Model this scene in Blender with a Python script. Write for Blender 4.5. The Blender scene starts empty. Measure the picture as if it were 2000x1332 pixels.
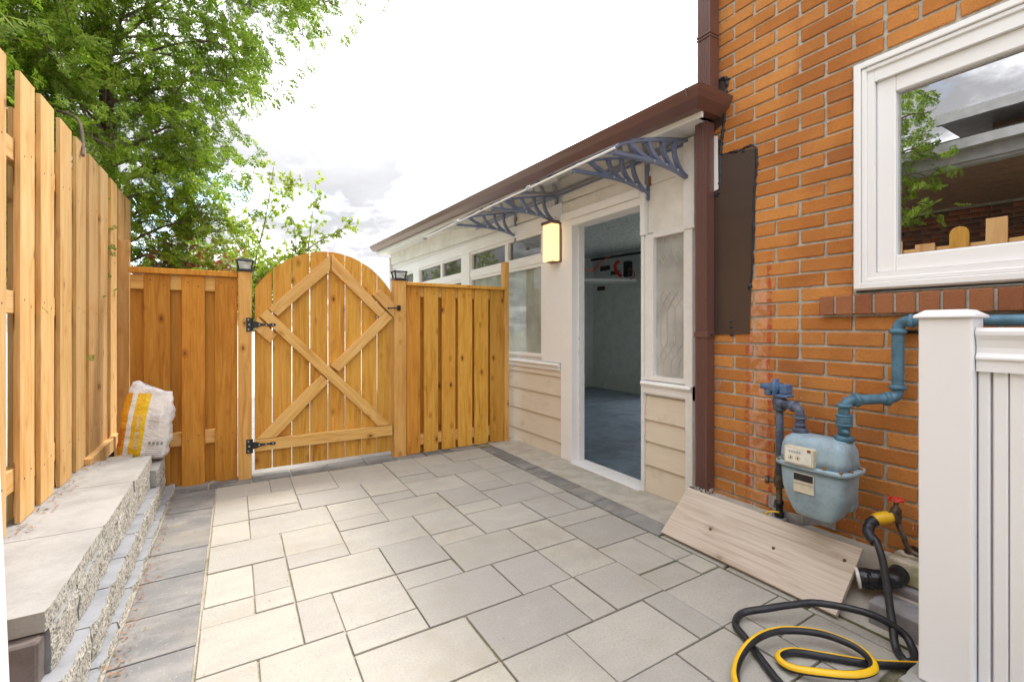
import bpy, bmesh, math, random
import numpy as np
from mathutils import Vector, Matrix, Quaternion, noise as mnoise

random.seed(7); np.random.seed(7)
R = math.radians
S = bpy.context.scene
COL = S.collection

# ------------------------------------------------------------------ camera
CAM_H = 1.1
YAW = math.atan(540.0/894.0)
cd = bpy.data.cameras.new('camera'); cam = bpy.data.objects.new('camera', cd); COL.objects.link(cam)
cd.sensor_width = 36.0; cd.lens = 894.0/2000.0*36.0; cd.shift_y = -0.013
cd.clip_start = 0.05; cd.clip_end = 600
cam.location = (0, 0, CAM_H); cam.rotation_euler = (R(90), 0, -YAW)
S.camera = cam

# ------------------------------------------------------------------ sky, sun, exposure
SUN_EL, SUN_AZ = R(58), R(60)
def make_world():
    w = bpy.data.worlds.new('World'); S.world = w; w.use_nodes = True
    nt = w.node_tree; nt.nodes.clear(); L = nt.links.new
    out = nt.nodes.new('ShaderNodeOutputWorld'); bg = nt.nodes.new('ShaderNodeBackground'); L(bg.outputs[0], out.inputs[0])
    bg.inputs['Strength'].default_value = 0.12
    sky = nt.nodes.new('ShaderNodeTexSky'); sky.sky_type = 'NISHITA'; sky.sun_disc = False
    sky.sun_elevation = SUN_EL; sky.sun_rotation = SUN_AZ; sky.air_density = 1.0; sky.dust_density = 2.0
    tc = nt.nodes.new('ShaderNodeTexCoord'); sep = nt.nodes.new('ShaderNodeSeparateXYZ'); L(tc.outputs['Generated'], sep.inputs[0])
    def M(op, a, b=None, c=None):
        n = nt.nodes.new('ShaderNodeMath'); n.operation = op
        for i, v in enumerate((a, b, c)):
            if v is None: continue
            if isinstance(v, (int, float)): n.inputs[i].default_value = v
            else: L(v, n.inputs[i])
        return n.outputs[0]
    zc = M('MAXIMUM', sep.outputs[2], 0.0)
    den = M('ADD', zc, 0.22)
    u = M('DIVIDE', sep.outputs[0], den); v = M('DIVIDE', sep.outputs[1], den)
    cmb = nt.nodes.new('ShaderNodeCombineXYZ'); L(u, cmb.inputs[0]); L(v, cmb.inputs[1]); cmb.inputs[2].default_value = 3.7
    n1 = nt.nodes.new('ShaderNodeTexNoise'); L(cmb.outputs[0], n1.inputs['Vector'])
    n1.inputs['Scale'].default_value = 1.15; n1.inputs['Detail'].default_value = 9; n1.inputs['Roughness'].default_value = 0.6; n1.inputs['Distortion'].default_value = 0.25
    mp = nt.nodes.new('ShaderNodeMapping'); L(cmb.outputs[0], mp.inputs[0]); mp.inputs['Location'].default_value = (4.1, 1.3, 9.2)
    n2 = nt.nodes.new('ShaderNodeTexNoise'); L(mp.outputs[0], n2.inputs['Vector'])
    n2.inputs['Scale'].default_value = 2.1; n2.inputs['Detail'].default_value = 8; n2.inputs['Roughness'].default_value = 0.62
    mask = nt.nodes.new('ShaderNodeMapRange'); L(n1.outputs[0], mask.inputs[0])
    mask.interpolation_type = 'SMOOTHSTEP'
    mask.inputs[1].default_value = 0.30; mask.inputs[2].default_value = 0.42
    shade = nt.nodes.new('ShaderNodeMapRange'); L(n2.outputs[0], shade.inputs[0])
    shade.interpolation_type = 'SMOOTHSTEP'; shade.inputs[1].default_value = 0.44; shade.inputs[2].default_value = 0.70; shade.inputs[3].default_value = 0.27; shade.inputs[4].default_value = 1.0
    # overcast luminance: brighter towards the zenith
    dp = nt.nodes.new('ShaderNodeVectorMath'); dp.operation = 'DOT_PRODUCT'; L(tc.outputs['Generated'], dp.inputs[0])
    dp.inputs[1].default_value = (math.sin(SUN_AZ)*math.cos(SUN_EL), math.cos(SUN_AZ)*math.cos(SUN_EL), math.sin(SUN_EL))
    glow = M('POWER', M('MAXIMUM', dp.outputs['Value'], 0.0), 8.0)      # sun behind the cloud layer
    grad = M('MULTIPLY_ADD', glow, 4.5, M('MULTIPLY_ADD', M('POWER', zc, 2.0), 8.0, 3.4))
    fine = nt.nodes.new('ShaderNodeMapRange'); L(n1.outputs[0], fine.inputs[0])
    fine.inputs[1].default_value = 0.32; fine.inputs[2].default_value = 0.68; fine.inputs[3].default_value = 0.78; fine.inputs[4].default_value = 1.2
    lum = M('MULTIPLY', M('MULTIPLY', grad, shade.outputs[0]), fine.outputs[0])
    cc = nt.nodes.new('ShaderNodeMix'); cc.data_type = 'RGBA'; cc.blend_type = 'MULTIPLY'; cc.inputs[0].default_value = 1.0
    cmb2 = nt.nodes.new('ShaderNodeCombineXYZ')
    for i in range(3): L(lum, cmb2.inputs[i])
    L(cmb2.outputs[0], cc.inputs[6]); cc.inputs[7].default_value = (0.985, 0.99, 1.03, 1)
    mx = nt.nodes.new('ShaderNodeMix'); mx.data_type = 'RGBA'; L(mask.outputs[0], mx.inputs[0])
    L(sky.outputs[0], mx.inputs[6]); L(cc.outputs[2], mx.inputs[7])
    L(mx.outputs[2], bg.inputs['Color'])
make_world()
sd = bpy.data.lights.new('sun', 'SUN'); sd.energy = 0.55; sd.angle = R(10); sd.color = (1.0, 0.96, 0.91)
sun = bpy.data.objects.new('sun', sd); COL.objects.link(sun)
sdir = Vector((math.sin(SUN_AZ)*math.cos(SUN_EL), math.cos(SUN_AZ)*math.cos(SUN_EL), math.sin(SUN_EL)))
sun.rotation_euler = (-sdir).to_track_quat('-Z', 'Y').to_euler(); sun.location = sdir*30
S.view_settings.view_transform = 'Standard'; S.view_settings.look = 'None'
S.view_settings.exposure = 2.8; S.view_settings.gamma = 1.0
S.render.engine = 'CYCLES'
S.cycles.max_bounces = 8; S.cycles.diffuse_bounces = 3; S.cycles.transparent_max_bounces = 10

# ------------------------------------------------------------------ node helpers
class G:
    """small wrapper round a material's node tree"""
    def __init__(s, name, rough=0.6, spec=0.4):
        s.m = bpy.data.materials.new(name); s.m.use_nodes = True; s.nt = s.m.node_tree
        s.b = s.nt.nodes['Principled BSDF']; s.out = s.nt.nodes['Material Output']
        s.b.inputs['Roughness'].default_value = rough; s.b.inputs['Specular IOR Level'].default_value = spec
        s.tc = s.nt.nodes.new('ShaderNodeTexCoord'); s.oi = s.nt.nodes.new('ShaderNodeObjectInfo'); s.geo = s.nt.nodes.new('ShaderNodeNewGeometry')
    def L(s, a, b): s.nt.links.new(a, b)
    def put(s, sock, v):
        if hasattr(v, 'is_linked') or hasattr(v, 'links'): s.L(v, sock)
        else: sock.default_value = v
    def math(s, op, a, b=None, clamp=False):
        n = s.nt.nodes.new('ShaderNodeMath'); n.operation = op; n.use_clamp = clamp
        s.put(n.inputs[0], a)
        if b is not None: s.put(n.inputs[1], b)
        return n.outputs[0]
    def vec(s, src, scale=(1, 1, 1), rnd=0.0, loc=(0, 0, 0)):
        v = src
        if rnd:
            a = s.nt.nodes.new('ShaderNodeVectorMath'); a.operation = 'MULTIPLY_ADD'
            c = s.nt.nodes.new('ShaderNodeCombineXYZ')
            for i in range(3): s.L(s.oi.outputs['Random'], c.inputs[i])
            s.L(c.outputs[0], a.inputs[0]); a.inputs[1].default_value = (rnd, rnd*1.7, rnd*0.6); s.L(v, a.inputs[2]); v = a.outputs[0]
        m = s.nt.nodes.new('ShaderNodeMapping'); s.L(v, m.inputs[0]); m.inputs['Scale'].default_value = scale; m.inputs['Location'].default_value = loc
        return m.outputs[0]
    def noise(s, v, scale=5, detail=4, rough=0.55, dist=0.0):
        n = s.nt.nodes.new('ShaderNodeTexNoise'); s.L(v, n.inputs['Vector'])
        n.inputs['Scale'].default_value = scale; n.inputs['Detail'].default_value = detail; n.inputs['Roughness'].default_value = rough; n.inputs['Distortion'].default_value = dist
        return n.outputs[0]
    def voro(s, v, scale=5, feature='F1', out='Distance'):
        n = s.nt.nodes.new('ShaderNodeTexVoronoi'); s.L(v, n.inputs['Vector']); n.feature = feature; n.inputs['Scale'].default_value = scale
        return n.outputs[out]
    def rng(s, x, a, b, c=0.0, d=1.0, smooth=True):
        n = s.nt.nodes.new('ShaderNodeMapRange'); s.put(n.inputs[0], x); n.interpolation_type = 'SMOOTHSTEP' if smooth else 'LINEAR'
        for i, k in enumerate((a, b, c, d)): n.inputs[i+1].default_value = k
        return n.outputs[0]
    def mix(s, f, a, b, blend='MIX'):
        n = s.nt.nodes.new('ShaderNodeMix'); n.data_type = 'RGBA'; n.blend_type = blend
        s.put(n.inputs[0], f); 
        for i, k in ((6, a), (7, b)):
            if isinstance(k, tuple): n.inputs[i].default_value = (*k[:3], 1)
            else: s.L(k, n.inputs[i])
        return n.outputs[2]
    def ramp(s, x, stops):
        n = s.nt.nodes.new('ShaderNodeValToRGB'); s.L(x, n.inputs[0]); e = n.color_ramp.elements
        while len(e) < len(stops): e.new(0.5)
        for k, (p, c) in zip(e, stops): k.position = p; k.color = (*c[:3], 1)
        return n.outputs[0]
    def col(s, c): s.put(s.b.inputs['Base Color'], c if not isinstance(c, tuple) else (*c[:3], 1)); return s
    def bump(s, h, strength=0.3, dist=0.01):
        n = s.nt.nodes.new('ShaderNodeBump'); s.L(h, n.inputs['Height']); n.inputs['Strength'].default_value = strength; n.inputs['Distance'].default_value = dist
        s.L(n.outputs[0], s.b.inputs['Normal']); return s
    def sep(s, v):
        n = s.nt.nodes.new('ShaderNodeSeparateXYZ'); s.L(v, n.inputs[0]); return n.outputs

MAT = {}
def wood(name, light, mid, dark, knot=(0.10, 0.045, 0.015), rough=0.62, knots=1.0, st=0.35, ss=170):
    g = G(name, rough, 0.25); o = g.tc.outputs['Object']
    v = g.vec(o, (1, 1, 0.09), 23.0)
    rings = g.noise(v, 26, 5, 0.6, 1.2)
    c = g.ramp(rings, [(0.25, dark), (0.45, mid), (0.62, light), (0.8, mid)])
    streak = g.noise(g.vec(o, (1, 1, 0.02), 11.0), ss, 3, 0.6)
    c = g.mix(g.rng(streak, 0.35, 0.75, 0.0, st), c, dark)
    blot = g.noise(g.vec(o, (1, 1, 0.5), 5.0), 4.5, 3)
    c = g.mix(g.rng(blot, 0.35, 0.75, 0.0, 0.55), c, light)
    kv = g.vec(o, (1.0, 0.25, 0.55), 41.0)
    kd = g.voro(kv, 9.5)
    kn = g.voro(kv, 9.5, out='Color'); ksel = g.math('GREATER_THAN', g.sep(kn)[0], 0.42)
    halo = g.math('MULTIPLY', g.rng(kd, 0.10, 0.26, 0.75*knots, 0.0), ksel)
    c = g.mix(halo, c, dark)
    core = g.math('MULTIPLY', g.rng(kd, 0.055, 0.11, 0.95*knots, 0.0), ksel)
    c = g.mix(core, c, knot)
    c = g.mix(1.0, c, g.oi.outputs['Color'], 'MULTIPLY')
    g.col(c); h = g.math('ADD', g.math('MULTIPLY', rings, 0.6), streak); g.bump(h, 0.16, 0.004); MAT[name] = g.m

def plain(name, c, rough=0.5, spec=0.4, metal=0.0, var=0.08, scale=9.0, bump=0.0, bscale=60, rv=0.08):
    g = G(name, rough, spec); g.b.inputs['Metallic'].default_value = metal
    o = g.tc.outputs['Object']; n = g.noise(g.vec(o, (1, 1, 1), 13.0), scale, 6, 0.65)
    d = tuple(x*(1-var*3) for x in c)
    g.col(g.mix(g.rng(n, 0.35, 0.7), c, d))
    rr = g.noise(o, scale*3, 3); g.put(g.b.inputs['Roughness'], g.rng(rr, 0.3, 0.7, max(0.03, rough-rv), min(1, rough+rv)))
    if bump: g.bump(g.noise(g.vec(o, (1, 1, 1), 7.0), bscale, 5, 0.6), bump, 0.004)
    MAT[name] = g.m

wood('wood_fence', (0.72, 0.475, 0.22), (0.64, 0.37, 0.135), (0.44, 0.205, 0.05), rough=0.7, knots=0.55)
wood('wood_panel', (0.60, 0.285, 0.046), (0.50, 0.21, 0.026), (0.31, 0.10, 0.010))
wood('wood_gate', (0.70, 0.385, 0.075), (0.60, 0.29, 0.040), (0.38, 0.145, 0.016))
wood('wood_brace', (0.74, 0.47, 0.175), (0.65, 0.37, 0.108), (0.47, 0.22, 0.05))
wood('wood_plywood', (0.58, 0.505, 0.43), (0.52, 0.44, 0.36), (0.33, 0.25, 0.185), rough=0.8, knots=0.4, st=0.8, ss=75)
plain('white_paint', (0.84, 0.83, 0.815), 0.45, 0.4, var=0.010, scale=7, bump=0.04, bscale=40, rv=0.03)
plain('white_old', (0.80, 0.785, 0.765), 0.6, 0.3, var=0.025, scale=16, bump=0.25, bscale=55)
plain('frieze', (0.80, 0.78, 0.72), 0.6, 0.3, var=0.05, scale=5)
plain('vinyl', (0.84, 0.835, 0.855), 0.32, 0.45, var=0.004, scale=3, rv=0.015)
plain('window_vinyl', (0.86, 0.855, 0.855), 0.3, 0.45, var=0.004, scale=3, rv=0.015)
plain('brown_metal', (0.145, 0.070, 0.058), 0.30, 0.5, var=0.008, scale=2, rv=0.015)
plain('flash_metal', (0.07, 0.044, 0.035), 0.34, 0.5, var=0.04, scale=3, rv=0.015)
plain('caulk', (0.012, 0.018, 0.032), 0.35, 0.5, var=0.2, bump=0.5, bscale=80)
plain('black_iron', (0.012, 0.012, 0.013), 0.42, 0.5, var=0.1, scale=40)
plain('steel', (0.48, 0.49, 0.50), 0.42, 0.5, metal=0.25, var=0.1, scale=30)
plain('bracket_blue', (0.17, 0.21, 0.33), 0.38, 0.5, metal=0.1, var=0.06)
plain('meter_paint', (0.33, 0.45, 0.53), 0.42, 0.4, var=0.10, scale=14, bump=0.1, bscale=90)
plain('reg_blue', (0.10, 0.19, 0.36), 0.42, 0.45, var=0.12, scale=30, bump=0.1)
plain('pipe_teal', (0.09, 0.21, 0.30), 0.4, 0.45, var=0.14, scale=24, bump=0.12)
plain('pipe_slate', (0.11, 0.135, 0.20), 0.45, 0.4, var=0.18, scale=30, bump=0.15)
plain('cream_plate', (0.66, 0.60, 0.46), 0.4, 0.4, var=0.08, scale=30)
plain('ink', (0.02, 0.02, 0.025), 0.5)
plain('ink_grey', (0.30, 0.30, 0.31), 0.6)
plain('ink_red', (0.55, 0.025, 0.02), 0.5)
plain('ink_white', (0.8, 0.79, 0.74), 0.5)
plain('red_plastic', (0.62, 0.035, 0.02), 0.35, 0.5)
plain('yellow_plastic', (0.80, 0.48, 0.01), 0.4, 0.5, var=0.05)
plain('hose_black', (0.022, 0.024, 0.031), 0.42, 0.45, var=0.2, scale=20, bump=0.1, bscale=70)
plain('copper_old', (0.16, 0.12, 0.085), 0.45, 0.5, metal=0.5, var=0.25, scale=30)
plain('drain_black', (0.012, 0.014, 0.02), 0.28, 0.5)
plain('lead', (0.50, 0.50, 0.49), 0.5, 0.5, var=0.1)
plain('soffit_brown', (0.32, 0.20, 0.14), 0.5, 0.4, var=0.08)
plain('eave_grey', (0.50, 0.51, 0.52), 0.4, 0.4, var=0.06)
plain('interior_wall', (0.76, 0.78, 0.73), 0.75, 0.2, var=0.05, scale=6, bump=0.35, bscale=14)
plain('interior_ceiling', (0.52, 0.55, 0.52), 0.3, 0.5, var=0.05)
plain('interior_trim', (0.42, 0.45, 0.44), 0.5, 0.3)
plain('patch_brown', (0.10, 0.05, 0.035), 0.8)
plain('floor_paint', (0.29, 0.36, 0.44), 0.45, 0.3, var=0.12, scale=3, bump=0.08, bscale=6)
plain('bark', (0.12, 0.085, 0.065), 0.9, 0.1, var=0.2, scale=20, bump=0.8, bscale=50)
plain('twig', (0.22, 0.17, 0.14), 0.9, 0.1, var=0.15, scale=20)
plain('shingle', (0.10, 0.09, 0.085), 0.9, 0.1, var=0.2, scale=40)
plain('rust_dark', (0.06, 0.045, 0.035), 0.6)
plain('rust', (0.32, 0.13, 0.02), 0.8)
plain('leaf_litter', (0.42, 0.20, 0.085), 0.85, 0.1, var=0.25, scale=30)

def m_siding():
    g = G('siding', 0.6, 0.3); o = g.tc.outputs['Object']
    grain = g.noise(g.vec(o, (1, 0.06, 1), 9.0), 90, 4, 0.6, 0.6)
    c = g.mix(g.rng(grain, 0.4, 0.7, 0, 0.45), (0.70, 0.615, 0.495), (0.61, 0.53, 0.415))
    dirt = g.noise(g.vec(o, (1, 1, 1), 5.0), 5, 6, 0.65)
    c = g.mix(g.rng(dirt, 0.55, 0.75, 0, 0.35), c, (0.40, 0.35, 0.27))
    chip = g.noise(g.vec(o, (1, 2.2, 0.7), 31.0), 22, 2)
    c = g.mix(g.rng(chip, 0.735, 0.75, 0, 0.8), c, (0.75, 0.72, 0.66))
    g.col(c).bump(grain, 0.25, 0.003); MAT['siding'] = g.m
m_siding()

def m_brick(name, c_a, c_b, c_dark, stripes=False):
    g = G(name, 0.85, 0.2); o = g.tc.outputs['Object']; pos = g.geo.outputs['Position']
    rnd = g.math('FRACT', g.math('ADD', g.oi.outputs['Random'], g.math('MULTIPLY', g.geo.outputs['Random Per Island'], 7.13)))
    c = g.ramp(rnd, [(0.0, tuple(0.75*p+0.25*q for p, q in zip(c_b, c_dark))), (0.22, c_b), (0.55, c_a), (0.8, tuple(0.55*p+0.45*q for p, q in zip(c_a, c_b))), (1.0, c_b)])
    big = g.noise(g.vec(pos, (1, 1, 1)), 3.1, 4)
    c = g.mix(g.rng(big, 0.42, 0.68, 0, 0.45), c, c_dark)
    mott = g.noise(g.vec(pos, (1, 1, 2.2)), 60, 5, 0.7)
    c = g.mix(g.rng(mott, 0.48, 0.72, 0, 0.32), c, c_dark)
    fine = g.noise(g.vec(pos, (1, 1, 2.6)), 260, 4, 0.7)
    c = g.mix(g.rng(fine, 0.50, 0.66, 0, 0.7), c, (0.10, 0.035, 0.015))
    some = g.math('GREATER_THAN', rnd, 0.96)
    c = g.mix(g.math('MULTIPLY', some, 0.22), c, (0.16, 0.07, 0.06))
    if stripes:
        ps = g.sep(pos)
        wob = g.math('MULTIPLY', g.math('SUBTRACT', g.noise(g.vec(pos, (1, 1, 1)), 16, 4, 0.7), 0.5), 0.03)
        y = g.math('ADD', ps[1], wob)
        def band(x, a, b, s): return g.math('MULTIPLY', g.rng(x, a-s, a+s), g.rng(x, b-s, b+s, 1, 0))
        wear = g.noise(g.vec(pos, (1, 1, 1)), 24, 4, 0.7)
        zl = g.rng(ps[2], 1.42, 1.30, 0, 1)
        pink = g.math('MULTIPLY', g.math('MULTIPLY', band(y, 1.33, 1.435, 0.006), zl), g.rng(wear, 0.40, 0.60, 0.0, 0.45))
        c = g.mix(pink, c, (0.70, 0.42, 0.33))
        r1 = g.math('MULTIPLY', g.math('MULTIPLY', band(y, 1.312, 1.338, 0.005), g.rng(ps[2], 1.55, 1.38, 0, 1)), g.rng(wear, 0.42, 0.56, 0.0, 0.75))
        r2 = g.math('MULTIPLY', g.math('MULTIPLY', band(y, 1.428, 1.452, 0.005), g.rng(ps[2], 1.12, 1.02, 0, 1)), g.rng(wear, 0.40, 0.58, 0.1, 0.65))
        c = g.mix(r1, c, (0.40, 0.045, 0.03)); c = g.mix(r2, c, (0.36, 0.05, 0.035))
        # flecks of old white paint low on the wall
        fl = g.voro(g.vec(pos, (1, 1, 1.3)), 70); fs = g.sep(g.voro(g.vec(pos, (1, 1, 1.3)), 70, out='Color'))[1]
        low = g.rng(ps[2], 1.1, 0.4, 0.0, 0.11)
        f = g.math('MULTIPLY', g.rng(fl, 0.13, 0.2, 1, 0), g.math('LESS_THAN', fs, low))
        c = g.mix(f, c, (0.74, 0.70, 0.64))
        eff = g.noise(g.vec(pos, (1, 1, 0.6), loc=(3, 1, 7)), 9, 5, 0.7)
        e = g.math('MULTIPLY', g.rng(eff, 0.56, 0.72), g.rng(ps[1], 1.50, 1.62, 0, 0.55))
        c = g.mix(e, c, (0.46, 0.32, 0.29))
    g.col(c); h = g.math('ADD', fine, g.math('MULTIPLY', mott, 1.5)); g.bump(h, 0.5, 0.004); MAT[name] = g.m
m_brick('brick', (0.68, 0.295, 0.082), (0.58, 0.225, 0.056), (0.30, 0.095, 0.026), True)
m_brick('brick_sill', (0.40, 0.165, 0.075), (0.33, 0.125, 0.06), (0.22, 0.085, 0.04))
m_brick('brick_dark', (0.46, 0.16, 0.09), (0.22, 0.13, 0.11), (0.18, 0.09, 0.07))

def m_mortar():
    g = G('mortar', 0.95, 0.1); p = g.geo.outputs['Position']
    n = g.noise(p, 30, 6, 0.7); n2 = g.noise(p, 160, 4, 0.7)
    c = g.ramp(n, [(0.3, (0.33, 0.32, 0.27)), (0.5, (0.50, 0.48, 0.42)), (0.7, (0.60, 0.58, 0.52))])
    c = g.mix(g.rng(n2, 0.5, 0.7, 0, 0.35), c, (0.22, 0.20, 0.17))
    g.col(c).bump(n2, 0.6, 0.005); MAT['mortar'] = g.m
m_mortar()

def m_paver():
    g = G('paver', 0.82, 0.25); o = g.tc.outputs['Object']; p = g.geo.outputs['Position']
    c = g.oi.outputs['Color']
    s1 = g.noise(g.vec(o, (0.7, 1.6, 1), 17.0), 5.5, 5, 0.6)
    c = g.mix(g.rng(s1, 0.38, 0.68, 0, 0.55), c, (0.33, 0.315, 0.29))
    s2 = g.noise(g.vec(o, (1, 1, 1), 29.0), 8, 4, 0.6)
    c = g.mix(g.rng(s2, 0.52, 0.75, 0, 0.4), c, (0.42, 0.39, 0.335))
    f = g.noise(p, 130, 5, 0.8)
    c = g.mix(g.rng(f, 0.48, 0.68, 0, 0.5), c, (0.21, 0.20, 0.18))
    f2 = g.noise(g.vec(p, loc=(5, 5, 5)), 110, 4, 0.75)
    c = g.mix(g.rng(f2, 0.58, 0.70, 0, 0.4), c, (0.60, 0.58, 0.54))
    st = g.noise(p, 2.3, 5, 0.7); c = g.mix(g.rng(st, 0.48, 0.70, 0, 0.48), c, (0.30, 0.265, 0.205))
    sp = g.voro(p, 26); ss = g.sep(g.voro(p, 26, out='Color'))[0]
    spot = g.math('MULTIPLY', g.rng(sp, 0.05, 0.09, 1, 0), g.math('LESS_THAN', ss, 0.03)); c = g.mix(spot, c, (0.10, 0.09, 0.075))
    g.col(c).bump(f, 0.22, 0.003); MAT['paver'] = g.m
m_paver()

def m_sand():
    g = G('joint_sand', 0.95, 0.1); p = g.geo.outputs['Position']
    n = g.noise(p, 2.6, 5, 0.65); f = g.noise(p, 180, 4, 0.7)
    ps = g.sep(p)
    damp = g.math('ADD', n, g.rng(g.math('SUBTRACT', g.math('MULTIPLY', ps[0], 0.5), g.math('MULTIPLY', ps[1], 0.25)), -0.6, 0.6, -0.14, 0.17))
    c = g.ramp(damp, [(0.38, (0.46, 0.415, 0.33)), (0.50, (0.33, 0.30, 0.215)), (0.60, (0.15, 0.145, 0.075)), (0.74, (0.085, 0.095, 0.035))])
    c = g.mix(g.rng(f, 0.45, 0.7, 0, 0.45), c, (0.10, 0.085, 0.06)); g.col(c).bump(f, 0.8, 0.006); MAT['joint_sand'] = g.m
m_sand()

def m_concrete(name, a, b, spots=0.3, scale=8):
    g = G(name, 0.88, 0.2); p = g.geo.outputs['Position']; n = g.noise(p, scale, 6, 0.68); f = g.noise(p, 150, 5, 0.75)
    c = g.mix(g.rng(n, 0.35, 0.68), a, b); c = g.mix(g.rng(f, 0.52, 0.72, 0, spots), c, tuple(x*0.45 for x in b))
    g.col(c).bump(f, 0.3, 0.004); MAT[name] = g.m
m_concrete('concrete', (0.48, 0.445, 0.385), (0.37, 0.34, 0.285))
m_concrete('cap_stone', (0.36, 0.352, 0.335), (0.275, 0.268, 0.252), 0.30, 5)
m_concrete('block_top', (0.29, 0.295, 0.31), (0.22, 0.225, 0.235), 0.25)
m_concrete('block_grey', (0.32, 0.31, 0.32), (0.21, 0.20, 0.205), 0.4)
m_concrete('block_white', (0.58, 0.54, 0.45), (0.34, 0.33, 0.18), 0.3, 10)
m_concrete('ground', (0.46, 0.44, 0.36), (0.34, 0.34, 0.25), 0.3, 1.2)
m_concrete('dark_stone', (0.20, 0.17, 0.16), (0.125, 0.105, 0.095), 0.4)

def m_split():
    g = G('split_face', 0.95, 0.15); p = g.geo.outputs['Position']
    v = g.voro(p, 170, out='Color'); k = g.sep(v)
    n = g.noise(p, 22, 5, 0.7); f = g.noise(p, 90, 5, 0.75)
    c = g.ramp(f, [(0.36, (0.19, 0.178, 0.15)), (0.47, (0.45, 0.425, 0.37)), (0.60, (0.62, 0.59, 0.52))])
    c = g.mix(g.math('MULTIPLY', g.math('GREATER_THAN', k[0], 0.80), 0.75), c, (0.13, 0.12, 0.105))
    c = g.mix(g.math('MULTIPLY', g.math('GREATER_THAN', k[1], 0.86), 0.7), c, (0.68, 0.66, 0.60))
    c = g.mix(g.rng(n, 0.5, 0.7, 0, 0.4), c, (0.27, 0.245, 0.20))
    g.col(c).bump(f, 0.9, 0.01); MAT['split_face'] = g.m
m_split()

def m_leaf(name, cols, trans=0.5, rough=0.5):
    m = bpy.data.materials.new(name); m.use_nodes = True; nt = m.node_tree; L = nt.links.new
    b = nt.nodes['Principled BSDF']; out = nt.nodes['Material Output']; geo = nt.nodes.new('ShaderNodeNewGeometry')
    b.inputs['Roughness'].default_value = rough; b.inputs['Specular IOR Level'].default_value = 0.3
    rmp = nt.nodes.new('ShaderNodeValToRGB'); L(geo.outputs['Random Per Island'], rmp.inputs[0]); e = rmp.color_ramp.elements
    while len(e) < len(cols): e.new(0.5)
    for i, c in enumerate(cols): e[i].position = i/(len(cols)-1); e[i].color = (*c, 1)
    no = nt.nodes.new('ShaderNodeTexNoise'); L(geo.outputs['Position'], no.inputs['Vector']); no.inputs['Scale'].default_value = 2.2; no.inputs['Detail'].default_value = 3
    mr = nt.nodes.new('ShaderNodeMapRange'); L(no.outputs[0], mr.inputs[0]); mr.inputs[1].default_value = 0.35; mr.inputs[2].default_value = 0.68; mr.inputs[3].default_value = 0.6; mr.inputs[4].default_value = 1.35
    mu = nt.nodes.new('ShaderNodeMix'); mu.data_type = 'RGBA'; mu.blend_type = 'MULTIPLY'; mu.inputs[0].default_value = 1
    cb = nt.nodes.new('ShaderNodeCombineXYZ')
    for i in range(3): L(mr.outputs[0], cb.inputs[i])
    L(rmp.outputs[0], mu.inputs[6]); L(cb.outputs[0], mu.inputs[7]); L(mu.outputs[2], b.inputs['Base Color'])
    t = nt.nodes.new('ShaderNodeBsdfTranslucent'); L(mu.outputs[2], t.inputs[0])
    mx = nt.nodes.new('ShaderNodeMixShader'); mx.inputs[0].default_value = trans
    L(b.outputs[0], mx.inputs[1]); L(t.outputs[0], mx.inputs[2]); L(mx.outputs[0], out.inputs[0]); MAT[name] = m
m_leaf('cedar_leaf', [(0.10, 0.20, 0.016), (0.21, 0.35, 0.025), (0.33, 0.47, 0.04), (0.45, 0.56, 0.10)])
m_leaf('young_leaf', [(0.28, 0.38, 0.04), (0.40, 0.50, 0.07), (0.50, 0.56, 0.14)], 0.5)
m_leaf('dry_leaf', [(0.42, 0.15, 0.06), (0.55, 0.24, 0.10), (0.36, 0.20, 0.07)], 0.4)

def m_glass(name, tint, diff, gloss, rough=0.0, dcol=(0.75, 0.78, 0.74)):
    m = bpy.data.materials.new(name); m.use_nodes = True; nt = m.node_tree; nt.nodes.clear(); L = nt.links.new
    out = nt.nodes.new('ShaderNodeOutputMaterial')
    t = nt.nodes.new('ShaderNodeBsdfTransparent'); t.inputs[0].default_value = (*tint, 1)
    d = nt.nodes.new('ShaderNodeBsdfPrincipled'); d.inputs['Base Color'].default_value = (*dcol, 1); d.inputs['Roughness'].default_value = 0.5
    tcn = nt.nodes.new('ShaderNodeTexCoord'); no = nt.nodes.new('ShaderNodeTexNoise'); L(tcn.outputs['Object'], no.inputs['Vector']); no.inputs['Scale'].default_value = 5; no.inputs['Detail'].default_value = 5
    mr = nt.nodes.new('ShaderNodeMapRange'); L(no.outputs[0], mr.inputs[0]); mr.inputs[1].default_value = 0.3; mr.inputs[2].default_value = 0.7; mr.inputs[3].default_value = diff*0.75; mr.inputs[4].default_value = min(1, diff*1.2)
    m1 = nt.nodes.new('ShaderNodeMixShader'); L(mr.outputs[0], m1.inputs[0]); L(t.outputs[0], m1.inputs[1]); L(d.outputs[0], m1.inputs[2])
    gl = nt.nodes.new('ShaderNodeBsdfGlossy'); gl.inputs['Roughness'].default_value = rough
    lw = nt.nodes.new('ShaderNodeFresnel'); lw.inputs[0].default_value = gloss
    bp = nt.nodes.new('ShaderNodeBump'); n3 = nt.nodes.new('ShaderNodeTexNoise'); L(tcn.outputs['Object'], n3.inputs['Vector']); n3.inputs['Scale'].default_value = 2.5
    L(n3.outputs[0], bp.inputs['Height']); bp.inputs['Strength'].default_value = 0.02; bp.inputs['Distance'].default_value = 0.02; L(bp.outputs[0], gl.inputs['Normal'])
    m2 = nt.nodes.new('ShaderNodeMixShader'); L(lw.outputs[0], m2.inputs[0]); L(m1.outputs[0], m2.inputs[1]); L(gl.outputs[0], m2.inputs[2])
    L(m2.outputs[0], out.inputs[0]); MAT[name] = m
m_glass('pane_clear', (0.80, 0.86, 0.83), 0.10, 2.1)
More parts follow.
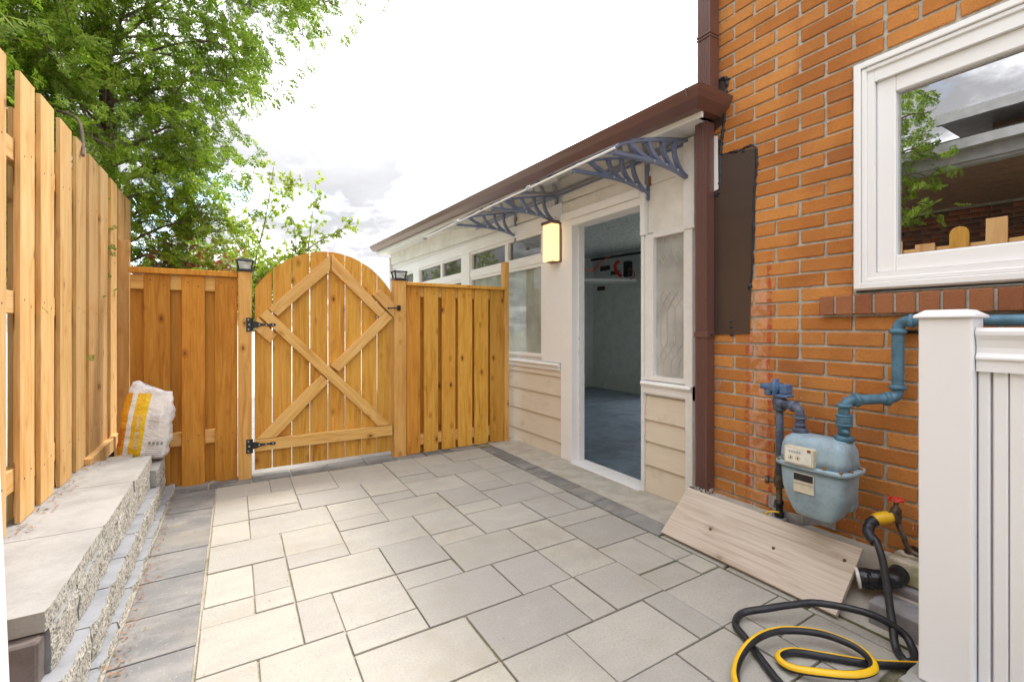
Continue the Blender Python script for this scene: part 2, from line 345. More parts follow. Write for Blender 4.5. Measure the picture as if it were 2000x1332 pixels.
m_glass('pane_milky', (0.75, 0.84, 0.79), 0.55, 1.7, dcol=(0.62, 0.70, 0.64))
m_glass('pane_leaded', (0.8, 0.82, 0.8), 0.62, 1.7, 0.03, (0.72, 0.72, 0.69))
m_glass('pane_house', (0.10, 0.11, 0.12), 0.06, 8.5, dcol=(0.05, 0.05, 0.05))
m_glass('polycarb', (0.93, 0.95, 0.97), 0.22, 1.35, 0.05, (0.85, 0.86, 0.88))
m_glass('lens', (0.9, 0.93, 0.95), 0.45, 1.5, 0.0, (0.8, 0.82, 0.84))

def m_emit(name, c, e, base):
    g = G(name, 0.4); g.col(base); g.b.inputs['Emission Color'].default_value = (*c, 1); g.b.inputs['Emission Strength'].default_value = e; MAT[name] = g.m
m_emit('lamp_glow', (1.0, 0.68, 0.28), 0.22, (0.52, 0.42, 0.25))

def m_bag():
    g = G('bag', 0.42, 0.4); o = g.tc.outputs['Object']; k = g.sep(o); x, z = k[0], k[2]
    def band(v, a, b, s=0.0015): return g.math('MULTIPLY', g.rng(v, a-s, a+s), g.rng(v, b-s, b+s, 1, 0))
    face = g.math('LESS_THAN', k[1], 0.03)
    c = g.mix(0.0, (0.78, 0.77, 0.76), (1, 1, 1))
    yel = band(x, -0.062, -0.002); c = g.mix(g.math('MULTIPLY', yel, face), c, (0.80, 0.47, 0.012))
    hi = band(x, -0.022, -0.002); c = g.mix(g.math('MULTIPLY', hi, face), c, (0.83, 0.56, 0.015))
    top = g.rng(z, 0.325, 0.34); 
    org = g.math('MULTIPLY', g.rng(x, -0.083, -0.086), face); c = g.mix(org, c, (0.74, 0.33, 0.015))
    c = g.mix(top, c, (0.76, 0.75, 0.77))
    # pale grey printed panels
    pg = g.math('MULTIPLY', band(x, 0.015, 0.062), g.math('MULTIPLY', band(z, 0.15, 0.20), face)); c = g.mix(g.math('MULTIPLY', pg, 0.55), c, (0.50, 0.50, 0.52))
    pg = g.math('MULTIPLY', band(x, 0.015, 0.062), g.math('MULTIPLY', band(z, 0.205, 0.25), face)); c = g.mix(g.math('MULTIPLY', pg, 0.45), c, (0.52, 0.52, 0.56))
    pg = g.math('MULTIPLY', band(x, 0.07, 0.11), g.math('MULTIPLY', band(z, 0.21, 0.27), face)); c = g.mix(g.math('MULTIPLY', pg, 0.45), c, (0.5, 0.5, 0.54))
    g.col(c); n = g.noise(g.vec(o, (1, 1, 1.6)), 22, 5, 0.6, 0.8); g.bump(n, 0.7, 0.02); MAT['bag'] = g.m
m_bag()

# ------------------------------------------------------------------ geometry helpers
WL = {}
def link(o, parent=None, loc=(0, 0, 0)):
    COL.objects.link(o); loc = Vector(loc); WL[o.name] = loc.copy()
    if parent is not None:
        o.parent = parent; o.location = loc - WL[parent.name]
    else: o.location = loc
    return o
def tag(o, label, cat, group=None):
    o['label'] = label; o['category'] = cat
    if group: o['group'] = group
    return o
def thing(name, label, cat, loc, group=None):
    o = bpy.data.objects.new(name, None); o.empty_display_size = 0.05; link(o, None, loc); return tag(o, label, cat, group)
def mats(me, m):
    for k in (m if isinstance(m, (list, tuple)) else [m]): me.materials.append(MAT[k])
def fin(name, bm, m, parent=None, bevel=0.0, smooth=False, seg=1, color=None, origin=None):
    if bevel: bmesh.ops.bevel(bm, geom=bm.edges[:], offset=bevel, segments=seg, affect='EDGES', profile=0.6, clamp_overlap=True)
    bmesh.ops.recalc_face_normals(bm, faces=bm.faces[:])
    if origin is None:
        lo = Vector((min(v.co.x for v in bm.verts), min(v.co.y for v in bm.verts), min(v.co.z for v in bm.verts)))
        hi = Vector((max(v.co.x for v in bm.verts), max(v.co.y for v in bm.verts), max(v.co.z for v in bm.verts)))
        origin = (lo+hi)/2
    origin = Vector(origin)
    bmesh.ops.translate(bm, verts=bm.verts[:], vec=-origin)
    me = bpy.data.meshes.new(name); bm.to_mesh(me); bm.free(); mats(me, m)
    if smooth:
        for p in me.polygons: p.use_smooth = True
    o = bpy.data.objects.new(name, me); link(o, parent, origin)
    if color: o.color = (*color, 1)
    return o
def parts(name, bm, m, parent, smooth=False):
    """one object for every separate piece of bm"""
    todo = set(bm.verts); bm.verts.index_update(); out = []
    while todo:
        st = [todo.pop()]; isl = []
        while st:
            v = st.pop(); isl.append(v)
            for e in v.link_edges:
                w = e.other_vert(v)
                if w in todo: todo.remove(w); st.append(w)
        nb = bmesh.new(); mp = {v: nb.verts.new(v.co) for v in isl}; fs = {f for v in isl for f in v.link_faces}
        for f in fs: nb.faces.new([mp[v] for v in f.verts])
        out.append(fin(name, nb, m, parent, smooth=smooth))
    bm.free(); return out
def bx(bm, x0, x1, y0, y1, z0, z1):
    vs = [bm.verts.new(c) for c in ((x0, y0, z0), (x1, y0, z0), (x1, y1, z0), (x0, y1, z0), (x0, y0, z1), (x1, y0, z1), (x1, y1, z1), (x0, y1, z1))]
    for f in ((0, 3, 2, 1), (4, 5, 6, 7), (0, 1, 5, 4), (1, 2, 6, 5), (2, 3, 7, 6), (3, 0, 4, 7)): bm.faces.new([vs[i] for i in f])
    return vs
def box(name, x0, x1, y0, y1, z0, z1, m, parent=None, bevel=0.002, **k):
    bm = bmesh.new(); bx(bm, min(x0, x1), max(x0, x1), min(y0, y1), max(y0, y1), min(z0, z1), max(z0, z1)); return fin(name, bm, m, parent, bevel, **k)
def boxes(name, lst, m, parent=None, bevel=0.0, **k):
    bm = bmesh.new()
    for b in lst: bx(bm, *b)
    return fin(name, bm, m, parent, bevel, **k)
def tint(a=0.90, b=1.06):
    k = random.uniform(a, b); return (k*random.uniform(0.985, 1.015), k*random.uniform(0.97, 1.02), k*random.uniform(0.94, 1.03))
def orient(o, parent, origin, ax, ay, az):
    """place o with given world axes"""
    M = Matrix((ax, ay, az)).transposed().to_4x4(); M.translation = Vector(origin) - (WL[parent.name] if parent else Vector())
    o.matrix_basis = M; WL[o.name] = Vector(origin)
def poly_plank(name, pts, origin, U, V, N, thick, m, parent, bevel=0.002, color=None):
    """polygon pts in (u,v) extruded by thick along N; local X=U, local Z=V, local Y=-N or N"""
    bm = bmesh.new(); U = Vector(U).normalized(); V = Vector(V).normalized(); N = Vector(N).normalized()
    cu = sum(p[0] for p in pts)/len(pts); cv = sum(p[1] for p in pts)/len(pts)
    a = [bm.verts.new((p[0]-cu, 0, p[1]-cv)) for p in pts]; b = [bm.verts.new((p[0]-cu, thick, p[1]-cv)) for p in pts]
    bm.faces.new(a); bm.faces.new(b[::-1]); n = len(pts)
    for i in range(n): bm.faces.new((a[i], b[i], b[(i+1) % n], a[(i+1) % n]))
    if bevel: bmesh.ops.bevel(bm, geom=bm.edges[:], offset=bevel, segments=1, affect='EDGES', clamp_overlap=True)
    bmesh.ops.recalc_face_normals(bm, faces=bm.faces[:])
    me = bpy.data.meshes.new(name); bm.to_mesh(me); bm.free(); mats(me, m)
    o = bpy.data.objects.new(name, me); COL.objects.link(o)
    if parent is not None: o.parent = parent
    orient(o, parent, Vector(origin)+U*cu+V*cv, U, N, V)
    o.color = (*(color or tint()), 1); return o
def plank(name, p0, p1, W, width, thick, m, parent, bevel=0.002, color=None):
    """board from p0 to p1 (centre line of its front face), width along W, thickness along V x W"""
    p0 = Vector(p0); p1 = Vector(p1); V = (p1-p0); Ln = V.length; V.normalize(); W = Vector(W).normalized()
    N = V.cross(W)
    return poly_plank(name, [(-width/2, 0), (width/2, 0), (width/2, Ln), (-width/2, Ln)], p0, W, V, N, thick, m, parent, bevel, color)
def crom(pts, n=8, closed=False):
    P = [Vector(p) for p in pts]; out = []
    m = len(P)
    for i in range(m if closed else m-1):
        if closed: a, b, c, d = P[(i-1) % m], P[i], P[(i+1) % m], P[(i+2) % m]
        else: a, b, c, d = P[max(i-1, 0)], P[i], P[i+1], P[min(i+2, m-1)]
        for j in range(n):
            t = j/n
            out.append(0.5*((2*b)+(c-a)*t+(2*a-5*b+4*c-d)*t*t+(3*b-a-3*c+d)*t**3))
    if not closed: out.append(P[-1])
    return out
def sweep(bm, pts, prof, up=(0, 0, 1), rad=None, cap=True, mi=None):
    """sweep a closed 2-D profile [(a,b)] along pts; a along side, b along up"""
    pts = [Vector(p) for p in pts]; rings = []; n = len(prof); side = None
    for i, p in enumerate(pts):
        t = (pts[min(i+1, len(pts)-1)]-pts[max(i-1, 0)]).normalized()
        if up is not None and abs(t.dot(Vector(up))) < 0.995: s_ = t.cross(Vector(up)).normalized()
        elif side is not None: s_ = (side - t*side.dot(t)).normalized()
        else: s_ = t.orthogonal().normalized()
        if side is not None and up is None: s_ = (side - t*side.dot(t)).normalized()
        side = s_; u = s_.cross(t).normalized(); k = rad[i] if rad else 1.0
        rings.append([bm.verts.new(p+s_*a*k+u*b*k) for a, b in prof])
    for i in range(len(rings)-1):
        for j in range(n):
            f = bm.faces.new((rings[i][j], rings[i][(j+1) % n], rings[i+1][(j+1) % n], rings[i+1][j]))
            if mi: f.material_index = mi(j)
    if cap: bm.faces.new(rings[0][::-1]); bm.faces.new(rings[-1])
def circ(r, n=12): return [(r*math.cos(2*math.pi*i/n), r*math.sin(2*math.pi*i/n)) for i in range(n)]
def tube(name, pts, r, m, parent=None, n=12, rad=None, up=None, **k):
    bm = bmesh.new(); sweep(bm, pts, circ(r, n), up, rad); return fin(name, bm, m, parent, smooth=True, **k)
def lathe(bm, c, axis, prof, n=20):
    """prof: list of (distance along axis, radius)"""
    axis = Vector(axis).normalized(); s_ = axis.orthogonal().normalized(); t = axis.cross(s_); c = Vector(c); rings = []
    for d, r in prof: rings.append([bm.verts.new(c+axis*d+(s_*math.cos(2*math.pi*i/n)+t*math.sin(2*math.pi*i/n))*max(r, 1e-4)) for i in range(n)])
    for a, b in zip(rings, rings[1:]):
        for j in range(n): bm.faces.new((a[j], a[(j+1) % n], b[(j+1) % n], b[j]))
    bm.faces.new(rings[0][::-1]); bm.faces.new(rings[-1])
def bulk(name, V, F, m, parent=None, kind=None, origin=(0, 0, 0), smooth=False):
    """mesh from numpy: V (n,3), F (m,k)"""
    V = np.asarray(V, dtype=np.float32) - np.array(origin, dtype=np.float32); F = np.asarray(F, dtype=np.int32); k = F.shape[1]
    me = bpy.data.meshes.new(name); me.vertices.add(len(V)); me.vertices.foreach_set('co', V.ravel())
    me.loops.add(F.size); me.loops.foreach_set('vertex_index', F.ravel()); me.polygons.add(len(F))
    me.polygons.foreach_set('loop_start', np.arange(0, F.size, k, dtype=np.int32)); me.polygons.foreach_set('loop_total', np.full(len(F), k, dtype=np.int32))
    if smooth: me.polygons.foreach_set('use_smooth', np.ones(len(F), dtype=bool))
    me.update(); mats(me, m); o = bpy.data.objects.new(name, me); link(o, parent, origin)
    if kind: o['kind'] = kind
    return o
def text(name, body, size, m, parent, origin, U, V, depth=0.0006, align='CENTER'):
    cu = bpy.data.curves.new('t', 'FONT'); cu.body = body; cu.size = size; cu.align_x = align; cu.align_y = 'CENTER'; cu.extrude = depth; cu.resolution_u = 2
    to = bpy.data.objects.new('t', cu); COL.objects.link(to)
    dg = bpy.context.evaluated_depsgraph_get(); me = bpy.data.meshes.new_from_object(to.evaluated_get(dg)); bpy.data.objects.remove(to)
    me.materials.clear(); mats(me, m)
    o = bpy.data.objects.new(name, me); COL.objects.link(o); o.parent = parent
    U = Vector(U).normalized(); V = Vector(V).normalized(); orient(o, parent, origin, U, V, U.cross(V)); return o

# ------------------------------------------------------------------ ground and patio
o = boxes('ground', [(-80, -0.905, -60, 160, -.5, -.09), (-0.905, 80, -60, -3.4, -.5, -.09), (8.4, 80, -3.4, 160, -.5, -.09), (-0.905, 8.4, 8.36, 160, -.5, -.09), (-0.905, 2.36, -3.4, -1.2, -.5, -.09), (-0.905, -0.38, -1.2, 3.972, -.5, -.09)], 'ground'); o['kind'] = 'structure'
o = box('joint_sand', -0.38, 2.42, -1.2, 3.97, -0.088, -0.009, 'joint_sand', None, 0); o['kind'] = 'structure'
patio = bpy.data.objects.new('patio', None); link(patio, None, (0.9, 2.2, 0)); patio['kind'] = 'structure'
PX = {-1: -0.112, 0: .065, 1: .205, 2: .34, 3: .478, 4: .612, 5: .75, 6: .885, 7: 1.017, 8: 1.15, 9: 1.276, 10: 1.41, 11: 1.54, 12: 1.662, 13: 1.787, 14: 1.912}
PY = {-4: .49, -3: .63, -2: .77, -1: .905, 0: 1.042, 1: 1.178, 2: 1.315, 3: 1.455, 4: 1.592, 5: 1.735, 6: 1.878, 7: 2.02, 8: 2.162, 9: 2.308, 10: 2.452, 11: 2.60, 12: 2.745, 13: 2.89, 14: 3.03, 15: 3.172, 16: 3.318, 17: 3.46, 18: 3.61, 19: 3.745}
CREAM, GREY, MID, DARK = (0.41, 0.386, 0.33), (0.348, 0.332, 0.302), (0.386, 0.366, 0.322), (0.128, 0.127, 0.126)
# x0,x1,y0,y1,tone
PAV = '''-1 1 17 19 m;1 2 17 19 g;-1 0 14 17 c;0 2 15 17 c;0 2 14 15 m;-1 0 12 14 c;0 3 12 14 m;2 4 16 19 m;2 5 14 16 g;4 7 16 19 m;5 7 14 16 c;5 7 13 14 g;3 5 12 14 c;3 5 11 12 m
5 8 11 13 c;-1 1 10 12 m;1 3 10 12 c;1 3 9 10 g;3 6 9 11 m;7 9 16 19 m;7 9 15 16 g;9 11 17 19 m;9 12 15 17 g;11 14 17 19 m;12 14 15 17 m;12 14 14 15 g;10 12 13 15 m;10 12 12 13 g;7 10 13 15 m
12 14 12 14 m;8 10 11 13 g;8 10 10 11 c;10 13 10 12 g;13 14 10 12 m;6 8 9 11 m;6 8 8 9 c;8 11 8 10 m;11 13 8 10 g;13 14 8 10 g;11 13 7 8 m;13 14 7 8 c;9 11 6 8 c;6 9 6 8 m;4 6 7 9 g;4 6 6 7 g;1 4 7 9 c
-1 0 8 10 c;0 1 8 10 m;-1 0 7 8 c;0 1 7 8 c;-1 1 5 7 c;1 2 5 7 m;2 4 5 7 m;2 4 4 5 m;4 7 4 6 g;7 9 4 6 g;9 11 4 6 c;11 14 5 7 g;11 13 3 5 m;13 14 3 5 c;11 13 2 3 m;13 14 2 3 c;9 11 2 4 m;8 9 2 4 m;5 8 2 4 g
2 5 2 4 m;0 2 3 5 c;-1 0 3 5 c;-1 2 1 3 c;7 10 0 2 m;10 11 0 2 g;11 14 0 2 m;5 7 0 2 m;2 5 0 2 c;-1 2 -1 1 m;9 11 -2 0 m;11 12 -2 0 m;12 14 -1 0 m;12 14 -3 -1 m;7 9 -2 0 g;5 7 -2 0 m;2 5 -2 0 m;-1 2 -3 -1 m;10 12 -4 -2 g;7 10 -4 -2 m;4 7 -4 -2 m;2 4 -4 -2 c'''
def paver(x0, x1, y0, y1, col, g=0.0035, th=0.05):
    dz = random.uniform(-0.003, 0.0015); e = lambda: random.uniform(-0.002, 0.002)
    p = box('paver', x0+g+e(), x1-g+e(), y0+g+e(), y1-g+e(), -th+dz, dz, 'paver', patio, 0.0035, seg=2)
    k = random.uniform(0.93, 1.05); p.color = (col[0]*k, col[1]*k, col[2]*k, 1)
    p.rotation_euler = (random.uniform(-.003, .003), random.uniform(-.003, .003), random.uniform(-.003, .003)); return p
for ln in PAV.replace('\n', ';').split(';'):
    a, b, c, d, t = ln.split(); paver(PX[int(a)], PX[int(b)], PY[int(c)], PY[int(d)], {'c': CREAM, 'g': GREY, 'm': MID}[t])
ys = [0.55, 0.82, 1.10, 1.37, 1.65, 1.928, 2.211, 2.502, 2.781, 3.049, 3.359, 3.745]
for a, b in zip(ys, ys[1:]): paver(-0.358, -0.116, a, b, (lambda k: tuple(c*k for c in DARK))(random.uniform(1.25, 1.5)))
xs = [-0.358, -0.16, 0.10, 0.36, 0.63, 0.91, 1.155, 1.41, 1.66, 1.91]
for a, b in zip(xs, xs[1:]): paver(a, b, 3.748, 3.965, (lambda k: tuple(c*k for c in DARK))(random.uniform(0.85, 1.1)))
ys = [3.745, 3.49, 3.235, 2.99, 2.74, 2.48, 2.215, 1.945, 1.675]
for i, (a, b) in enumerate(zip(ys[1:], ys)): paver(1.916, 2.062, a, b, (lambda k: tuple(c*k for c in DARK))(random.uniform(1.0, 1.3) if i < 7 else 1.75))
for a, b in ((1.30, 1.67), (0.95, 1.29), (0.62, 0.94)): paver(1.916, 1.972, a, b, MID)
o = box('concrete_strip', 2.066, 2.40, 1.66, 3.93, -0.08, -0.001, 'concrete', None, 0.004); o['kind'] = 'structure'
bm = bmesh.new(); P = [(1.976, -0.02), (2.02, 0.002), (2.17, 0.10), (2.26, 0.155), (2.36, 0.165), (2.36, -0.085), (1.976, -0.085)]
a = [bm.verts.new((x, -1.0, z)) for x, z in P]; b = [bm.verts.new((x, 1.658, z)) for x, z in P]; bm.faces.new(a); bm.faces.new(b[::-1])
for i in range(len(P)): bm.faces.new((a[i], b[i], b[(i+1) % len(P)], a[(i+1) % len(P)]))
o = fin('concrete_footing', bm, 'concrete', None, 0.006); o['kind'] = 'structure'
o = box('lane_paving', -0.9, 2.384, 3.972, 8.355, -0.088, -0.02, 'cap_stone', None, 0); o['kind'] = 'structure'

# ------------------------------------------------------------------ retaining wall
rw = thing('retaining_wall', 'low grey split-face block retaining wall with pale cap slabs', 'wall', (-0.5, 2.7, 0))
def block_mesh(L, D, H, rough, seed):
    """front face towards +X, split and rough; L along Y"""
    rnd = random.Random(seed); bm = bmesh.new(); ny, nz = max(4, int(L/0.026)), max(2, int(H/0.022))
    fr = [[None]*(nz+1) for _ in range(ny+1)]
    for i in range(ny+1):
        for j in range(nz+1):
            e = min(i, ny-i, 1)*0.7+0.3 if 0 < i < ny else 0.15
            x = mnoise.noise(Vector((i*0.9+seed*9.1, j*0.9, seed)))*rough*0.7+rnd.uniform(-0.5, 0.5)*rough*0.7 - (rough*1.1 if i in (0, ny) else 0) - (rough*0.35 if j == nz else 0)
            fr[i][j] = bm.verts.new((x, -L/2+L*i/ny, -H/2+H*j/nz))
    bk = [[bm.verts.new((-D, -L/2+L*i, -H/2+H*j)) for j in (0, 1)] for i in (0, 1)]
    for i in range(ny):
        for j in range(nz):
            f = bm.faces.new((fr[i][j], fr[i+1][j], fr[i+1][j+1], fr[i][j+1])); f.material_index = 0
    def F(vs): f = bm.faces.new(vs); f.material_index = 1
    F([fr[i][nz] for i in range(ny+1)]+[bk[1][1], bk[0][1]]); F([fr[i][0] for i in range(ny, -1, -1)]+[bk[0][0], bk[1][0]])
    F([fr[0][j] for j in range(nz+1)]+[bk[0][1], bk[0][0]]); F([fr[ny][j] for j in range(nz, -1, -1)]+[bk[1][0], bk[1][1]]); F([bk[0][0], bk[0][1], bk[1][1], bk[1][0]])
    bmesh.ops.recalc_face_normals(bm, faces=bm.faces[:])
    me = bpy.data.meshes.new('block'); bm.to_mesh(me); bm.free(); return me
def block(me, x, y, z, m, name='block', parent=rw):
    o = bpy.data.objects.new(name, me); link(o, parent, (x+random.uniform(-.004, .004), y, z)); o.rotation_euler = (0, 0, random.uniform(-.02, .02)); return o
VAR = []
for s in range(5):
    me = block_mesh(0.255, 0.2, 0.118, 0.008, s+1); me.materials.append(MAT['split_face']); me.materials.append(MAT['block_top']); VAR.append(me)
for k in range(13): block(VAR[k % 5], -0.362, 0.72+0.262*k+0.03, -0.04, None)           # buried base course, ledge proud of the paving
for k in range(12): block(VAR[(k+2) % 5], -0.392, 0.62+0.262*k+0.16, 0.081, None)
CV = []
for s in range(5):
    me = block_mesh(0.255, 0.2, 0.126, 0.008, s+11); me.materials.append(MAT['split_face']); me.materials.append(MAT['block_top']); CV.append(me)
for k in range(7): block(CV[(k*2) % 5], -0.435, 1.905+0.262*k-0.02, 0.204, None)
# cap slabs with broken front edges
cy = [1.735, 2.36, 2.98, 3.53]
for i, (a, b) in enumerate(zip(cy, cy[1:])):
    me = block_mesh(b-a-0.004, 0.34, 0.055, 0.005, 31+i); me.materials.append(MAT['split_face']); me.materials.append(MAT['cap_stone']); o = block(me, -0.437, (a+b)/2, 0.295, None, 'cap_slab'); o.rotation_euler = (0, 0, 0)
box('end_stone', -0.80, -0.452, 1.70, 1.76, 0.135, 0.262, 'dark_stone', rw, 0.006)
box('end_stone', -0.80, -0.446, 1.66, 1.76, -0.05, 0.13, 'dark_stone', rw, 0.008)
box('backfill', -0.90, -0.62, 1.765, 3.9, -0.05, 0.26, 'ground', rw, 0)
me = block_mesh(0.40, 0.12, 0.10, 0.008, 51); me.materials.append(MAT['split_face']); me.materials.append(MAT['cap_stone']); block(me, -0.400, 3.66, 0.195, None, 'end_block')
box('loose_slab', -0.62, -0.545, 3.56, 3.86, 0.262, 0.31, 'concrete', rw, 0.004)
bm = bmesh.new()
# ------------------------------------------------------------------ left board fence
fl = thing('board_fence', 'tall pale cedar shadowbox fence standing on the retaining wall', 'fence', (-0.78, 3.0, 0.3))
FX = -0.73
front = [(2.562, 2.713), (2.785, 2.955), (3.045, 3.225), (3.31, 3.49), (3.563, 3.755), (3.825, 4.015), (4.10, 4.285), (4.345, 4.54), (4.60, 4.79), (2.297, 2.432), (2.06, 2.21), (1.83, 1.97), (1.59, 1.73), (1.36, 1.49), (1.13, 1.26), (0.90, 1.03), (0.66, 0.80), (0.42, 0.56), (0.18, 0.32)]
near_top = {2.06: 2.08, 1.83: 1.93, 1.59: 1.88, 1.36: 2.0, 1.13: 2.03, 0.90: 2.16, 0.66: 2.08, 0.42: 2.12, 0.18: 2.05}
for i, (a, b) in enumerate(front):
    zt = near_top.get(a, 2.118+random.uniform(-.006, .006)); zb = 0.325 if a > 2 else 0.05
    if a == 1.36:
        w = b-a; pts = [(-w/2, 0), (w/2, 0)]+[(w/2*math.cos(t), zt-zb-w/2+w/2*math.sin(t)) for t in np.linspace(0, math.pi, 9)]
        poly_plank('board', pts, (FX, (a+b)/2, zb), (0, 1, 0), (0, 0, 1), (-1, 0, 0), 0.017, 'wood_gate', fl)
        continue
    lean = random.uniform(-.004, .004)
    plank('board', (FX, (a+b)/2, zb), (FX, (a+b)/2+lean, zt), (0, 1, 0), b-a, 0.017, 'wood_fence', fl, 0.0015, tint(0.86, 1.12))
for a, b in zip(sorted(front), sorted(front)[1:]):
    m_ = (a[1]+b[0])/2
    if m_ < 1.9: continue
    plank('board', (FX-0.057, m_, 0.30), (FX-0.057, m_, 2.0+random.uniform(-.02, .02)), (0, 1, 0), (b[0]-a[1])+0.055, 0.017, 'wood_fence', fl, 0.0015, tint(0.86, 1.0))
for z in (0.50, 1.20, 1.80): plank('rail', (FX-0.018, 0.1, z), (FX-0.018, 4.85, z), (0, 0, -1), 0.088, 0.038, 'wood_fence', fl, 0.002)
for y in (0.0, 2.30, 4.88): box('post', FX-0.11, FX-0.02, y-0.045, y+0.045, -0.1, 2.02, 'wood_fence', fl, 0.003)
plank('corner_board', (-0.655, 4.05, 0.25), (-0.655, 4.05, 1.70), (1, 0, 0), 0.06, 0.03, 'wood_fence', fl, 0.002, (0.8, 0.78, 0.74))
box('kick_board', -0.735, -0.70, 3.45, 4.2, 0.27, 0.36, 'wood_fence', fl, 0.003)

# ------------------------------------------------------------------ gate side: panels, posts, gate
GY = 3.85
pl = thing('fence_panel', 'stained board fence panel left of the arched gate behind the bag', 'fence panel', (-0.3, GY+0.06, 0), 'fence panels beside the gate')
for x0, x1 in ((-0.526, -0.385), (-0.319, -0.186), (-0.125, 0.012)):
    plank('board', ((x0+x1)/2, GY+0.045, -0.012), ((x0+x1)/2, GY+0.045, 1.462), (1, 0, 0), x1-x0, 0.017, 'wood_panel', pl, 0.0018, tint(0.80, 1.18))
for x0, x1 in ((-0.605, -0.50), (-0.41, -0.29), (-0.21, -0.10)):
    plank('board', ((x0+x1)/2, GY+0.092, -0.012), ((x0+x1)/2, GY+0.092, 1.455), (1, 0, 0), x1-x0, 0.017, 'wood_panel', pl, 0.0018, tint(0.80, 0.95))
for z in (0.325, 1.408): plank('rail', (-0.60, GY+0.0635, z), (0.013, GY+0.0635, z), (0, 0, -1), 0.095, 0.038, 'wood_brace', pl, 0.002)
box('cap_rail', -0.602, 0.013, GY+0.02, GY+0.15, 1.465, 1.503, 'wood_panel', pl, 0.003, color=(1.1, 1.1, 1.05))

pr_ = thing('fence_panel', 'board fence panel right of the gate meeting the beige siding', 'fence panel', (1.75, GY+0.04, 0), 'fence panels beside the gate')
for x0, x1 in ((1.266, 1.387), (1.422, 1.554), (1.591, 1.722), (1.751, 1.892), (1.918, 2.061), (2.086, 2.228)):
    plank('board', ((x0+x1)/2, GY, 0.003), ((x0+x1)/2, GY, 1.460), (1, 0, 0), x1-x0, 0.017, 'wood_panel' if x0 < 1.3 else 'wood_gate', pr_, 0.0018, tint(0.82, 1.14))
for a, b in ((1.36, 1.45), (1.53, 1.615), (1.70, 1.77), (1.87, 1.94), (2.04, 2.11)):
    plank('board', ((a+b)/2, GY+0.057, 0.002), ((a+b)/2, GY+0.057, 1.455), (1, 0, 0), b-a, 0.017, 'wood_panel', pr_, 0.0018, tint(0.75, 0.9))
for z in (0.115, 1.415): plank('rail', (1.262, GY+0.0185, z), (2.24, GY+0.0185, z), (0, 0, -1), 0.09, 0.038, 'wood_brace', pr_, 0.002)
box('cap_rail', 1.262, 2.233, GY-0.03, GY+0.09, 1.462, 1.492, 'wood_gate', pr_, 0.003, color=(1.05, 1.05, 1.05))
box('end_post', 2.235, 2.280, GY-0.02, GY+0.06, -0.02, 1.738, 'wood_brace', pr_, 0.003, color=(0.95, 0.9, 0.8))

for k, (x0, x1, z1, lab) in enumerate(((0.016, 0.102, 1.508, 'wooden gate post carrying the two black strap hinges'), (1.155, 1.262, 1.505, 'wooden gate post with the black latch on its face'))):
    t = thing('gate_post', lab, 'post', ((x0+x1)/2, GY+0.05, 0), 'gate posts')
    plank('post', ((x0+x1)/2, GY-0.005, -0.02), ((x0+x1)/2, GY-0.005, z1), (1, 0, 0), x1-x0, 0.088, 'wood_brace', t, 0.004, (0.95, 0.88, 0.78))
    t2 = thing('post_light', 'black lantern cap light on the %s gate post' % ('hinge-side' if k == 0 else 'latch-side'), 'lamp', ((x0+x1)/2, GY+0.04, z1), 'post cap lights')
    cx, cyy = (x0+x1)/2, GY+0.04
    box('base', cx-.052, cx+.052, cyy-.052, cyy+.052, z1, z1+.018, 'black_iron', t2, 0.002)
    def frust(bm, w0, w1, za, zb):
        v = [bm.verts.new((cx+sx*w, cyy+sy*w, z)) for w, z in ((w0, za), (w1, zb)) for sx, sy in ((-1, -1), (1, -1), (1, 1), (-1, 1))]
        for f in ((0, 3, 2, 1), (4, 5, 6, 7), (0, 1, 5, 4), (1, 2, 6, 5), (2, 3, 7, 6), (3, 0, 4, 7)): bm.faces.new([v[i] for i in f])
    bm = bmesh.new(); frust(bm, 0.036, 0.046, z1+.0185, z1+.072); fin('lens', bm, 'lens', t2, 0.001)
    bm = bmesh.new()
    for sx, sy in ((-1, -1), (1, -1), (1, 1), (-1, 1)):
        sweep(bm, [(cx+sx*.040, cyy+sy*.040, z1+.018), (cx+sx*.050, cyy+sy*.050, z1+.072)], [(-.005, -.005), (.005, -.005), (.005, .005), (-.005, .005)], (0, 1, 0))
    parts('frame', bm, 'black_iron', t2)
    bm = bmesh.new(); frust(bm, 0.060, 0.060, z1+.0725, z1+.080); frust(bm, 0.058, 0.036, z1+.0803, z1+.096); fin('roof', bm, 'black_iron', t2, 0.001)

gt = thing('garden_gate', 'arched wooden garden gate with diamond bracing between two posts', 'gate', (0.64, GY+0.04, 0.03))
GJ = [0.119, 0.238, 0.372, 0.500, 0.634, 0.765, 0.895, 1.024, 1.149]
def arch(x): return 1.0+0.706*math.sqrt(max(0, 1-((x-0.637)/0.615)**2))
for a, b in zip(GJ, GJ[1:]):
    w = b-a-0.0065; c = (a+b)/2; zb = 0.045
    pts = [(-w/2, 0), (w/2, 0)]+[(u, arch(c+u)-zb) for u in np.linspace(w/2, -w/2, 7)]
    if a < 0.13: pts = [(-w/2, 0), (w/2, 0)]+[(u, arch(c+u)-zb) for u in np.linspace(w/2, -w/2, 9)]
    poly_plank('board', pts, (c, GY+0.045, zb), (1, 0, 0), (0, 0, 1), (0, 1, 0), 0.017, 'wood_gate', gt, 0.0015, tint(0.9, 1.08))
def brace(pts, nm='brace', dy=0.0, th=0.036):
    poly_plank(nm, pts, (0, GY+0.0085+dy, 0), (1, 0, 0), (0, 0, 1), (0, 1, 0), th, 'wood_brace', gt, 0.002, tint(0.95, 1.05))
